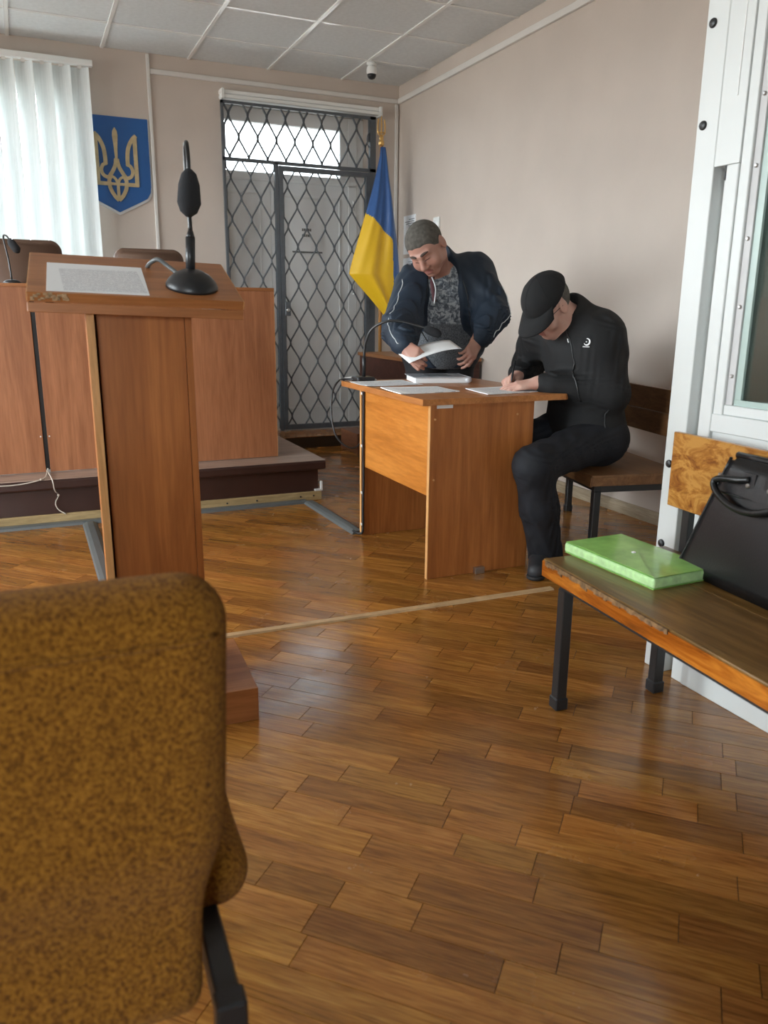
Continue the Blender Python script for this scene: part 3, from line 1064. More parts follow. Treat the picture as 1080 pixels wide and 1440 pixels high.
# microphone on the lectern
LM = LT3 @ Matrix.Translation((.128, .095, .0212))
mc = thing('lectern_microphone', 'black gooseneck microphone with foam head and round base on the lectern', 'microphone', LM.translation)
lm = LM.translation
MB(LM).lathe([(.062, 0), (.062, .006), (.056, .017), (.043, .030), (.026, .039), (.012, .042)], n=32).build('base', M_BLACKP, mc, True)
sx0, sy0, sz0 = lm.x + .0, lm.y + .01, lm.z
MB().tube([(sx0, sy0, sz0 + .03), (sx0 + .004, sy0, sz0 + .115)], .0115, 16).tube([(sx0 + .004, sy0, sz0 + .115), (sx0 + .0045, sy0, sz0 + .122), (sx0 + .005, sy0, sz0 + .132)], [.0115, .009, .006], 16).build('stem', M_BLACKP, mc, True)
gp = smooth_path([(sx0 + .005, sy0, sz0 + .13), (sx0 + .006, sy0 + .01, sz0 + .20), (sx0 + .004, sy0 + .012, sz0 + .28), (sx0 + .002, sy0 - .005, sz0 + .316), (sx0 - .002, sy0 - .04, sz0 + .318), (sx0 - .004, sy0 - .062, sz0 + .285), (sx0 - .005, sy0 - .066, sz0 + .25)], 6)
MB().tube(gp, .0052, 10).build('gooseneck', M_BLACKM, mc, True)
MB().tube([(sx0 - .005, sy0 - .066, sz0 + .258), (sx0 - .005, sy0 - .067, sz0 + .248), (sx0 - .006, sy0 - .068, sz0 + .225), (sx0 - .008, sy0 - .069, sz0 + .185), (sx0 - .010, sy0 - .07, sz0 + .165), (sx0 - .011, sy0 - .07, sz0 + .155)], [.007, .017, .024, .027, .019, .006], 18).build('foam_windscreen', M_FOAM, mc, True)
MB().tube(smooth_path([(sx0 - .015, sy0 + .045, sz0 + .028), (sx0 - .04, sy0 + .075, sz0 + .052), (sx0 - .06, sy0 + .09, sz0 + .068), (sx0 - .075, sy0 + .11, sz0 + .062), (sx0 - .08, sy0 + .15, sz0 + .052)], 6), .0055, 8).build('cable', M_DUCT, mc, True)

# ------------------------------------------------------------------ small desk
dk = thing('small_desk', 'small cherry laminate desk with papers between the two men', 'desk', (1.75, 3.15, 0))
MB().box(1.436, 1.922, 2.757, 2.775, 0.0, 0.722, .001).build('end_panel', M_LAMIN, dk)
MB().box(1.4335, 1.4365, 2.7565, 2.7755, 0.0, 0.722).build('edge_band', M_EDGE, dk)
MB().box(1.436, 1.922, 3.470, 3.488, 0.0, 0.722, .001).build('end_panel', M_LAMIN, dk)
MB().box(1.4335, 1.4365, 3.4695, 3.4885, 0.0, 0.722).build('edge_band', M_EDGE, dk)
MB().box(1.450, 1.466, 2.776, 3.469, 0.345, 0.722, .001).build('modesty_panel', M_DESKP, dk)
top = [(1.392, 2.742), (2.07, 2.742), (2.085, 2.75), (2.092, 2.768), (2.092, 3.60), (2.07, 3.622), (1.392, 3.622)]
MB().prism(top, 'z', 0.7225, 0.7475).build('top', M_LAMINY, dk)
MB().box(1.462, 1.533, 2.7545, 2.757, 0.708, 0.724).build('inventory_sticker', M_TRUNK, dk)
for x, z in ((1.455, .665), (1.455, .42), (1.84, .67)):
    MB().tube([(x, 2.7575, z), (x, 2.7545, z)], .0045, 8).build('screw_cap', M_EDGE, dk)
MB().box(1.655, 1.70, 2.735, 2.757, 0.0, 0.028, .002).build('floor_bracket', M_STEEL, dk)

# microphone on the desk
dm = thing('desk_microphone', 'black gooseneck microphone on the far left corner of the small desk', 'microphone', (1.478, 3.555, .7475))
MB().box(1.432, 1.524, 3.51, 3.60, .7475, .772, .008, 2).build('base', M_BLACKP, dm)
MB().tube([(1.478, 3.545, .77), (1.478, 3.545, .86), (1.479, 3.544, .863)], [.009, .009, .006], 12).build('stem', M_BLACKP, dm, True)
MB().tube(smooth_path([(1.478, 3.545, .86), (1.482, 3.535, .93), (1.50, 3.50, .995), (1.545, 3.45, 1.030), (1.60, 3.41, 1.033), (1.69, 3.36, 1.008), (1.71, 3.35, 1.0)], 6), .0062, 10).build('gooseneck', M_BLACKM, dm, True)
MB().tube([(1.70, 3.353, 1.003), (1.71, 3.349, .999), (1.725, 3.343, .993), (1.752, 3.331, .982), (1.766, 3.325, .975), (1.774, 3.322, .971)], [.008, .017, .021, .021, .017, .007], 14).build('foam_windscreen', M_FOAM, dm, True)
MB().tube(smooth_path([(1.44, 3.57, .757), (1.41, 3.60, .757), (1.37, 3.60, .75), (1.33, 3.58, .70), (1.315, 3.56, .60), (1.325, 3.53, .50), (1.37, 3.51, .445), (1.425, 3.505, .44), (1.47, 3.51, .50), (1.495, 3.515, .60), (1.49, 3.515, .70), (1.475, 3.505, .73)], 8), .0045, 8).build('cable', M_BLACKP, dm, True)
MB().tube(smooth_path([(1.375, 3.60, .751), (1.40, 3.612, .757), (1.45, 3.605, .764), (1.50, 3.605, .757), (1.55, 3.56, .752)], 6), .005, 8).build('grey_cable', M_TRUNK, dm, True)

# cable clipped down the corner of the desk
cb = MB().tube(smooth_path([(1.442, 3.462, .725), (1.442, 3.463, .60), (1.440, 3.463, .45), (1.443, 3.463, .30), (1.44, 3.463, .15), (1.44, 3.463, .03), (1.425, 3.475, .01), (1.40, 3.50, .022)], 8), .006, 8).build('corner_cable', M_BLACKP, None, True)
tag(cb, 'black cable clipped down the left edge of the small desk to the floor', 'cable')
for z in (.70, .45, .22, .06):
    MB().box(1.431, 1.4335, 3.455, 3.471, z - .006, z + .006).build('clip', M_TRUNK, cb)


def sheet(poly, z, label, mat=None, curl=0.0, th=.0016, name='paper_sheet', cat='paper', grp=None):
    """a sheet of paper with a slightly lifted edge: poly = 4 corners (x, y)"""
    n = 10
    a, b, c, d = [np.array(p, float) for p in poly]
    vs, fs = [], []
    for s_ in (0, th):
        for i in range(n + 1):
            for j in range(n + 1):
                u, v = i / n, j / n
                p = (a * (1 - u) + b * u) * (1 - v) + (d * (1 - u) + c * u) * v
                vs.append((p[0], p[1], z + s_ + curl * (v ** 3) + curl * .6 * (1 - u) ** 4))
    m1 = n + 1
    N = m1 * m1
    for i in range(n):
        for j in range(n):
            q = (i * m1 + j, i * m1 + j + 1, (i + 1) * m1 + j + 1, (i + 1) * m1 + j)
            fs += [tuple(N + k for k in q), q[::-1]]
    rim = [i * m1 for i in range(m1)] + [n * m1 + j for j in range(1, m1)] + [i * m1 + n for i in range(n - 1, -1, -1)] + [j for j in range(n - 1, 0, -1)]
    for k in range(len(rim)):
        p, q = rim[k], rim[(k + 1) % len(rim)]
        fs.append((p, q, q + N, p + N))
    o = MB().add(vs, fs).build(name, mat or M_PAPER)
    return tag(o, label, cat, grp)


ZT = 0.748
sheet([(1.385, 3.285), (1.68, 3.31), (1.66, 3.50), (1.37, 3.46)], ZT, 'white printed sheet with curled edge on the far left corner of the small desk', curl=.006)
sheet([(1.385, 2.93), (1.68, 2.965), (1.665, 3.14), (1.40, 3.17)], ZT, 'thin stack of white sheets near the left front edge of the small desk', curl=.004, th=.004)
sheet([(1.72, 2.80), (2.02, 2.85), (1.99, 3.06), (1.74, 3.02)], ZT, 'white form on the small desk that the man in the cap is writing on', curl=.003, th=.003)

# binder with clear plastic cover
bn = thing('binder', 'clear plastic binder full of papers lying on the small desk', 'binder', (1.82, 3.40, ZT))
BT = Matrix.Translation((1.82, 3.44, ZT)) @ Matrix.Rotation(R(-14), 4, 'Z')
MB(BT).box(-.13, .13, -.10, .10, 0, .026, .002).build('papers', M_BLANK, bn)
MB(BT).box(-.14, .14, -.11, .108, .0265, .030, .001).build('cover', plain('clear_cover', (0.45, 0.47, 0.50), 0.18), bn)
MB(BT).box(-.06, .05, -.06, .06, .0302, .0312).build('dark_pocket', plain('grey_pocket', (0.13, 0.135, 0.14), 0.3), bn)
MB(BT).tube([(.13, -.108, .016), (.13, .10, .016)], .015, 14).build('spine', plain('pale_spine', (0.62, 0.64, 0.68), 0.25), bn, True)

# ------------------------------------------------------------------ dark side table by the right wall
st = thing('side_table', 'dark brown side table behind the standing man beside the right wall', 'table', (2.66, 5.4, 0))
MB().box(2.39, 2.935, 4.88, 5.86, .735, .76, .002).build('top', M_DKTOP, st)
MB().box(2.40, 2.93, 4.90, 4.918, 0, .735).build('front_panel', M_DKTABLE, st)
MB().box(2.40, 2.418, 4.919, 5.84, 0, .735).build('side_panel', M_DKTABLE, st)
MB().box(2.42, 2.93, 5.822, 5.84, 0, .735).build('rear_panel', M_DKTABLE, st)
sb = MB().box(2.26, 2.385, 5.55, 5.90, 0, .16, .002).build('wooden_step', wood('step_laminate', (0.17, 0.07, 0.035), (0.22, 0.09, 0.045), 'y'))
tag(sb, 'small brown wooden step beside the dark side table near the gate', 'step')

# ------------------------------------------------------------------ flag on its pole
FX, FY = 2.700, 6.13
fl = thing('flagpole', 'tall flagpole with golden trident finial holding a draped blue and yellow flag', 'flag', (FX, FY, .093))
MB().lathe([(.14, 0), (.14, .012), (.05, .03), (.022, .05)], (FX, FY, .093)).build('base', M_BRASS, fl, True)
MB().tube([(FX, FY, .12), (FX, FY, 2.34)], .0145, 14).build('pole', wood('pole_wood', (0.42, 0.20, 0.06), (0.5, 0.25, 0.09), 'z'), fl, True)
fn = MB().lathe([(.016, 2.33), (.022, 2.335), (.022, 2.36), (.014, 2.372), (.020, 2.385), (.012, 2.40)], (FX, FY, 0), 14)
for s_ in (-1, 0, 1):
    fn.tube(smooth_path([(FX, FY, 2.395), (FX + s_ * .028, FY, 2.42), (FX + s_ * .030, FY, 2.47), (FX + s_ * .024, FY, 2.525 if s_ else 2.545)], 5), [.006] * 15 + [.002], 8)
fn.tube([(FX - .03, FY, 2.425), (FX + .03, FY, 2.425)], .005, 8)
fn.build('finial', M_BRASS, fl, True)
# draped cloth: rows from the top of the pole down; left and right outline in metres from the pole
rows = [  # z, left, right
    (2.315, -.020, .022), (2.24, -.028, .040), (2.10, -.060, .066), (1.95, -.10, .100), (1.80, -.145, .126), (1.65, -.192, .150), (1.50, -.240, .168), (1.36, -.280, .180)]
yrow = [(1.36, -.280, .180), (1.27, -.195, .175), (1.18, -.105, .165), (1.09, -.02, .140), (1.02, .045, .120), (.985, .075, .105)]
rows_all = rows + yrow[1:]
zq = np.array([r[0] for r in rows_all])[::-1]
lq = np.array([r[1] for r in rows_all])[::-1]
rq = np.array([r[2] for r in rows_all])[::-1]
NR, NC = 130, 90
vs, fs, cols = [], [], []
for i in range(NR + 1):
    z = 2.315 - (2.315 - .985) * i / NR
    l_, r_ = np.interp(z, zq, lq), np.interp(z, zq, rq)
    amp = min(1, (2.315 - z) / .5)
    for j in range(NC + 1):
        u = j / NC
        x = FX + l_ + (r_ - l_) * u
        yf = -.035 + amp * (.016 * math.sin(u * 11 + z * 1.2) + .006 * math.sin(u * 23 - z * 3)) - .05 * amp * math.sin(u * math.pi) + .05 * amp * (u > .82) * (u - .82) / .18
        vs.append((x, FY + yf - .0, z))
N1 = len(vs)
vs += [(p[0], p[1] + .003, p[2]) for p in vs]
m1 = NC + 1
mats = []
for i in range(NR):
    for j in range(NC):
        a = i * m1 + j
        x, z = vs[a][0] - FX, vs[a][2]
        # blue above the seam that runs from the left outline down to the right fold
        if x < .070:
            seam = 1.835 - (x + .145) * .95
        else:
            seam = 1.631 - (x - .070) * 22
        blue = z > seam
        for q in ((a, a + 1, a + m1 + 1, a + m1), (a + N1, a + m1 + N1, a + m1 + 1 + N1, a + 1 + N1)):
            fs.append(q)
            mats.append(0 if blue else 1)
me = bpy.data.meshes.new('cloth')
me.from_pydata(vs, [], fs)
me.polygons.foreach_set('material_index', mats)


def cloth_mat(name, col):
    m, t, b, L = new_mat(name)
    v = obj_coords(t, (400, 400, 400))
    n = node(t, 'ShaderNodeTexNoise')
    n.inputs['Scale'].default_value = 1
    L(v, n.inputs['Vector'])
    r = ramp(t, [(0.2, tuple(c * .92 for c in col)), (0.8, col)])
    L(n.outputs[0], r.inputs[0])
    L(r.outputs[0], b.inputs['Base Color'])
    b.inputs['Roughness'].default_value = .42
    b.inputs['Sheen Weight'].default_value = .2
    return m


link('cloth', me, [cloth_mat('flag_blue', (0.025, 0.105, 0.33)), cloth_mat('flag_yellow', (0.85, 0.52, 0.012))], fl, True)

# ------------------------------------------------------------------ notices and switch on the right wall
def wall_sheet(y0, y1, z0, z1, label):
    o = MB().box(XR - .004, XR - .0005, y0, y1, z0, z1).build('wall_notice', M_BLANK)
    p = MB()
    k = random.Random(int(z0 * 100))
    z = z1 - .035
    while z > z0 + .04:
        p.box(XR - .0046, XR - .0039, y0 + .02, y1 - .02 - k.random() * .08, z, z + .005)
        z -= .016
    p.build('print', M_DUCT, o)
    return tag(o, label, 'notice')


wall_sheet(6.02, 6.24, 1.53, 1.83, 'white printed notice on the right wall by the corner above the lower notice')
wall_sheet(6.02, 6.24, 1.24, 1.50, 'lower white notice on the right wall by the corner behind the flag')
sw = MB().box(XR - .018, XR - .0005, 5.60, 5.69, 1.66, 1.77, .004).build('light_switch', M_WHITE)
tag(sw, 'white light switch on the right wall just above the standing man', 'switch')
MB().box(XR - .024, XR - .018, 5.615, 5.675, 1.685, 1.745, .003).build('rocker', M_TBAR, sw)

# ------------------------------------------------------------------ glass cage (dock) on the right
XC = 1.712
cg = thing('glass_dock', 'white metal prisoner dock with greenish glass windows at the right', 'dock', (XC, 0.4, 0))
# corner post with bolt heads
post = MB().box(XC, XC + .06, 1.700, 1.775, 0.0, 2.45, .002).build('corner_post', M_CAGE, cg)
bolt = MB(Matrix.Rotation(R(-90), 4, 'Y')).lathe([(.012, 0), (.012, .003), (.010, .006), (.004, .008)], n=16).mesh('bolt_cap')
bolt.materials.append(M_BLACKP)
for z in (0.405, 0.65, 1.05, 1.30, 1.569, 1.813, 2.06, 2.3):
    if 1.0 < z < 1.4:
        continue
    o = bpy.data.objects.new('bolt_cap', bolt)
    C.objects.link(o)
    o.parent = post
    o.location = (Vector((XC, 1.7515, z)) - root_of(post))
# wide plate above the recess, recess wall, inner post
MB().box(XC + .001, XC + .06, 1.617, 1.6995, 1.458, 2.45, .001).build('upper_plate', M_CAGE, cg)
MB().box(XC + .045, XC + .06, 1.66, 1.6995, 0.755, 1.457).build('recess_wall', M_CAGEIN, cg)
MB().box(XC + .001, XC + .05, 1.655, 1.6615, 1.42, 1.457).build('recess_shadow_strip', M_BLACKP, cg)  # solid black strip standing in for the shadow at the recess top
MB().box(XC + .001, XC + .06, 1.617, 1.66, 0.0, 1.457, .002).build('inner_post', M_CAGE, cg)
# seams pressed into the upper plate
MB().box(XC - .001, XC + .001, 1.644, 1.647, 1.62, 1.85).build('seam', M_TBAR, cg)
# window frame: stepped profile around the pane
Y0, Y1, Z0, Z1 = 0.10, 1.615, 0.80, 2.20
MB().box(XC + .006, XC + .06, 1.585, 1.6165, 0.80, 2.45, .002).build('frame_post', M_CAGE, cg)
for k in range(3):
    MB().box(XC + .006, XC + .06, .9 - k * 1.2, .95 - k * 1.2, 0.80, 2.45, .002).build('frame_post', M_CAGE, cg)
MB().box(XC + .002, XC + .062, -2.4, 1.6165, 0.766, 0.815, .002).build('frame_rail', M_CAGE, cg)
MB().box(XC + .010, XC + .060, -2.4, 1.585, 0.8155, 0.842, .002).build('glazing_bead', M_CAGE, cg)
MB().box(XC + .014, XC + .060, 1.562, 1.5845, 0.8425, 2.45, .001).build('glazing_bead', M_CAGEIN, cg)
MB().box(XC + .0, XC + .062, -2.4, 1.775, 2.451, 2.52, .002).build('head_rail', M_CAGE, cg)
MB().box(XC + .028, XC + .034, -2.4, 1.5618, 0.8425, 2.44).build('pane', M_GLASSC, cg)
MB().box(XC + .020, XC + .0275, -2.4, 1.5615, 0.8425, 0.858).build('glass_edge', M_GLEDGE, cg)
MB().box(XC + .020, XC + .0275, 1.540, 1.5615, 0.8585, 2.44).build('glass_edge', M_GLEDGE, cg)
screw = MB(Matrix.Rotation(R(-90), 4, 'Y')).lathe([(.0055, 0), (.0055, .003), (.003, .005)], n=12).mesh('screw')
screw.materials.append(M_STEEL)
for z in (0.92, 1.10, 1.27, 1.445, 1.61, 1.78, 1.95):
    o = bpy.data.objects.new('screw', screw)
    C.objects.link(o)
    o.parent = cg
    o.location = Vector((XC + .014, 1.572, z)) - cg.location
# lower wall: sheet, stepped plinth, louvred vent slats behind the bench
MB().box(XC + .012, XC + .06, -2.4, 1.6165, 0.0, 0.765).build('lower_sheet', M_CAGE, cg)
MB().box(XC - .002, XC + .012, -2.4, 1.6175, 0.0, 0.075, .002).build('plinth', M_CAGE, cg)
MB().box(XC + .002, XC + .012, -2.4, 1.6175, 0.0765, 0.150, .002).build('plinth', M_CAGE, cg)
MB().box(XC + .005, XC + .012, -2.4, 1.6175, 0.1515, 0.185, .002).build('plinth', M_CAGE, cg)
for k in range(13):
    z = 0.30 + k * 0.034
    MB().prism([(XC - .006, z), (XC + .011, z + .026), (XC + .011, z)], 'y', 1.02, 1.585).build('vent_slat', M_CAGE, cg)
# unseen end wall and cover added to darken the inside, inner partition
MB().box(XC + .061, XR - .03, 1.715, 1.755, 0.0, 2.45).build('shade_end_wall', M_CAGE, cg)
MB().box(XC + .061, XR - .03, -2.4, 1.714, 2.452, 2.49).build('shade_roof', M_CAGE, cg)
MB().box(XR - .075, XR - .045, -2.4, 1.714, 0.0, 2.45).build('rear_wall', M_CAGEIN, cg)
for y in (1.25, 0.6):
    MB().box(XR - .16, XR - .076, y - .05, y + .05, 0.0, 2.45, .003).build('inner_column', M_CAGEIN, cg)


# ------------------------------------------------------------------ benches
def bench(T, L, depth, label, seat_m, edge_m, back_m, group=None, inset=.07, split=True):
    """local frame: x = depth (0 front), y = along (0 near end, to L), z up"""
    loc = T.translation
    t = thing('wooden_bench', label, 'bench', loc, group)
    sh_, st_ = .425, .045
    fw = depth * .60 if split else depth
    MB(T).box(0.0, fw - .0015, 0, L, sh_ - st_ + .006, sh_, .003, 2).build('seat_board', seat_m, t)
    if split:
        MB(T).box(fw + .0015, depth, 0.004, L, sh_ - st_ + .006, sh_ - .001, .003, 2).build('seat_board', seat_m, t)
    e = MB(T).box(-.0035, .0, 0.0, L, sh_ - .050, sh_ - .006, .001).build('front_edge', edge_m, t)
    MB(T).box(0, depth, -.003, 0.0, sh_ - .045, sh_ - .005, .001).build('end_edge', edge_m, t)
    # steel frame
    for x in (.035, depth - .045):
        MB(T).box(x - .015, x + .015, inset - .01, L - .06, sh_ - .070, sh_ - .0395).build('rail', M_BLACKM, t)
    for y in (inset, L - .09):
        MB(T).box(.05, depth - .06, y - .0125, y + .0125, sh_ - .074, sh_ - .0395).build('rail', M_BLACKM, t)
        lg = MB(T).box(.018, .049, y - .0155, y + .0155, .0, sh_ - .0705, .002).build('leg', M_BLACKM, t)
        MB(T).box(.014, .053, y - .0195, y + .0195, .0, .035, .003).build('rubber_foot', M_BLACKP, lg)
        lg = MB(T).box(depth - .0605, depth - .0295, y - .0155, y + .0155, .0, sh_ - .0705, .002).build('leg', M_BLACKM, t)
        MB(T).box(depth - .0645, depth - .0255, y - .0195, y + .0195, .0, .035, .003).build('rubber_foot', M_BLACKP, lg)
        MB(T).box(depth + .001, depth + .022, y - .015, y + .015, .33, .74, .002).build('back_post', M_BLACKM, t)
    return t


B1 = Matrix.Translation((1.252, 1.712, 0)) @ Matrix.Rotation(R(-4.6), 4, 'Z') @ Matrix.Scale(-1, 4, (0, 1, 0))
b1 = bench(B1, 1.75, .405, 'chipped varnished wooden bench in front of the white dock', M_BENCHS, M_BENCHE, M_PLY)
MB(B1).box(.384, .402, 0.015, 1.74, .552, .762, .002).build('backrest_panel', M_PLY, b1)
rr_ = random.Random(11)
ch = MB(B1)
y = .02
while y < .52:
    w = .008 + rr_.random() * .02
    dpt = .004 + rr_.random() * .007
    ch.prism([(y, .4185 - dpt), (y + w, .4185 - dpt * (.5 + rr_.random())), (y + w * .9, .4235), (y, .4235)], 'x', -.0065, -.002)
    y += w * .92
ch.build('chipped_edge', M_CHIPD, b1)

B2 = Matrix.Translation((2.095, 2.565, 0)) @ Matrix.Rotation(R(-12), 4, 'Z')
b2 = bench(B2, 1.12, .440, 'brown wooden bench by the right wall under the man in the cap', M_BENCHD, M_BENCHD, M_BENCHD, inset=.022, split=False)
for z0, z1 in ((.553, .652), (.654, .757)):
    MB(B2).box(.421, .439, 0.01, 1.11, z0, z1, .002).build('backrest_board', M_BENCHD, b2)

# ------------------------------------------------------------------ green folder on the bench
M_GREEN = plain('green_plastic', (0.33, 0.64, 0.16), 0.14, var=0.20, scale=14)
M_GREENP = plain('pale_green_pages', (0.50, 0.78, 0.36), 0.4, var=0.15, scale=60)
FT = Matrix.Translation((1.445, 1.565, .4255)) @ Matrix.Rotation(R(1.5), 4, 'Z')
fo = thing('document_folder', 'bright green plastic envelope folder lying on the chipped bench', 'folder', FT.translation)
MB(FT).box(-.1035, .1015, -.1735, .1735, .0015, .029, .007, 3).build('pages', M_GREENP, fo)
MB(FT).box(-.101, .099, -.171, .171, .0, .0015).build('back_cover', M_GREEN, fo)
n = 12
vs = []
for i in range(n + 1):
    for k in range(n + 1):
        u, v = -1 + 2 * i / n, -1 + 2 * k / n
        vs.append((u * .101, v * .171, .0294 + .0035 * (1 - u * u) * (1 - v * v)))
vs += [(x, y, z + .0012) for x, y, z in vs]
m1 = n + 1
fs = []
for i in range(n):
    for k in range(n):
        a = i * m1 + k
        fs += [(a, a + 1, a + m1 + 1, a + m1), tuple(m1 * m1 + q for q in (a, a + m1, a + m1 + 1, a + 1))]
MB(FT).add(vs, fs).build('front_cover', M_GREEN, fo, True)
fp = MB(FT)
zf = lambda x, y: .0312 + .0035 * (1 - (x / .101) ** 2) * (1 - (y / .171) ** 2)
tri = [(-.100, -.168), (-.050, -.085), (-.006, -.018), (.002, 0), (-.006, .018), (-.050, .085), (-.100, .168)]
vs = [(x, y, zf(x, y)) for x, y in tri] + [(-.1, y, zf(-.1, y)) for y in (.085, .018, 0, -.018, -.085)]
k = len(vs)
vs += [(x, y, z + .0012) for x, y, z in vs]
quad = [(0, 1, 11), (1, 2, 10, 11), (2, 3, 9, 10), (3, 4, 8, 9), (4, 5, 7, 8), (5, 6, 7)]
fs = [tuple(q) for q in quad] + [tuple(v + k for v in q[::-1]) for q in quad] + [(q, (q + 1) % k, (q + 1) % k + k, q + k) for q in range(k)]
flap = fp.add(vs, fs).build('flap', M_GREEN, fo)
MB(FT @ Matrix.Translation((-.010, 0, zf(-.01, 0) + .001))).lathe([(.006, 0), (.006, .002), (.003, .0035)], n=14).build('snap_button', M_WHITE, flap)

# ------------------------------------------------------------------ black bag
bg_ = thing('briefcase', 'black leather bag with looped handles standing on the chipped bench', 'bag', (1.58, 1.25, .4255))
BX = 1.520
def bagpt(d, y, z):            # d = 0 front face .. 1 rear; leaning back
    lean = (z - .4255) * .17
    dep = .115 - (z - .4255) * .22
    return (BX + lean + dep * d - (1.5 - y) * .10, y, z)
vs, fs = [], []
nz, ny = 10, 14
def by(v, z):
    t_ = (z - .4255) / .315
    ya, yb = 1.508 - .105 * t_, 1.04 + .06 * t_
    return ya + (yb - ya) * v
bb = MB()
prof = []
ring = []
ND = 4
for iz in range(nz + 1):
    z = .4255 + .315 * iz / nz
    loop = []
    for j in range(ny + 1):
        v = j / ny
        bulge = -.012 * math.sin(math.pi * v) * math.sin(math.pi * iz / nz)
        p = bagpt(0, by(v, z), z)
        loop.append((p[0] + bulge, p[1], p[2]))
    for j in range(1, ND):
        loop.append(bagpt(j / ND, by(1, z) + .012 * math.sin(math.pi * j / ND), z))
    for j in range(ny + 1):
        loop.append(bagpt(1, by(1 - j / ny, z), z))
    for j in range(1, ND):
        loop.append(bagpt(1 - j / ND, by(0, z) - .018 * math.sin(math.pi * j / ND) * (iz / nz), z))
    ring.append(loop)
nl_ = len(ring[0])
vs = [p for l in ring for p in l]
for i in range(nz):
    for k in range(nl_):
        fs.append((i * nl_ + k, i * nl_ + (k + 1) % nl_, (i + 1) * nl_ + (k + 1) % nl_, (i + 1) * nl_ + k))
fs.append(tuple(range(nl_ - 1, -1, -1)))
fs.append(tuple(nz * nl_ + k for k in range(nl_)))
me = bb.add(vs, fs).mesh('body')
bm = bmesh.new()
bm.from_mesh(me)
bmesh.ops.bevel(bm, geom=[e for e in bm.edges if len(e.link_faces) == 2 and e.calc_face_angle(0) > .9], offset=.007, segments=2, affect='EDGES')
bm.to_mesh(me)
bm.free()
link('body', me, M_LEATHER, bg_, True)
off = lambda p, dx: (p[0] + dx, p[1], p[2])
# top ridge with zip, upper band seam, corner piping
MB().tube([off(bagpt(.5, by(v, .74), .744), 0) for v in (0.02, .25, .5, .75, .98)], .009, 8).build('top_ridge', M_LEATHER, bg_, True)
MB().tube([off(bagpt(0, by(v, .655), .655), -.006) for v in [i / 12 for i in range(13)]], .003, 6).build('seam_piping', M_LEATHER, bg_, True)
MB().tube([off(bagpt(0, by(.02, z), z), .001) for z in [.43 + .31 * i / 10 for i in range(11)]], .004, 6).build('seam_piping', M_LEATHER, bg_, True)
# front handle: a loop drooping over the face
hp = smooth_path([off(bagpt(0, 1.318, .700), -.004), off(bagpt(0, 1.35, .695), -.016), off(bagpt(0, 1.395, .690), -.022), off(bagpt(0, 1.412, .676), -.024), off(bagpt(0, 1.385, .652), -.026), off(bagpt(0, 1.33, .634), -.028), off(bagpt(0, 1.27, .634), -.028), off(bagpt(0, 1.215, .652), -.026), off(bagpt(0, 1.19, .675), -.022), off(bagpt(0, 1.22, .692), -.014), off(bagpt(0, 1.25, .700), -.004)], 6)
hd = MB().tube(hp, .0085, 10).build('handle', M_LEATHER, bg_, True)
for y in (1.318, 1.252):
    tb = MB()
    a = [off(bagpt(0, y + s_ * .018, z), -.006) for s_, z in ((-1, .66), (1, .66), (1, .715), (-1, .715))]
    tb.add(a + [off(p, .008) for p in a], [(0, 1, 2, 3), (7, 6, 5, 4), (0, 4, 5, 1), (1, 5, 6, 2), (2, 6, 7, 3), (3, 7, 4, 0)])
    tb.build('handle_tab', M_LEATHER, bg_)
    p = off(bagpt(0, y, .686), -.006)
    MB(Matrix.Translation(p) @ Matrix.Rotation(R(-90), 4, 'Y')).lathe([(.006, 0), (.006, .002), (.003, .004)], n=12).build('rivet', M_STEEL, bg_)
p = bagpt(.3, by(0, .68) + .004, .682)
MB(Matrix.Translation(p)).box(-.008, .008, -.004, .010, -.012, .012, .003).build('strap_ring', M_STEEL, bg_)
# papers sticking out behind the bag
pb = MB().add([(1.600, 1.285, .70), (1.600, 1.12, .70), (1.612, 1.12, .775), (1.612, 1.285, .768), (1.603, 1.285, .70), (1.603, 1.12, .70), (1.615, 1.12, .775), (1.615, 1.285, .768)], [(0, 1, 2, 3), (7, 6, 5, 4), (0, 4, 5, 1), (1, 5, 6, 2), (2, 6, 7, 3), (3, 7, 4, 0)]).build('loose_papers', M_BLANK)
tag(pb, 'white papers with a blue corner poking up behind the black bag', 'paper')
MB().add([(1.5995, 1.262, .735), (1.5995, 1.13, .735), (1.6105, 1.13, .768), (1.6105, 1.262, .762)], [(0, 1, 2, 3)]).build('blue_print', plain('blue_print', (0.02, 0.09, 0.36), 0.5), pb)

#PEOPLE#
# ------------------------------------------------------------------ sculpting helper: smooth union of tapered limbs, turned into one surface
def unit(v):
    v = np.array(v, float)
    return v / np.linalg.norm(v)


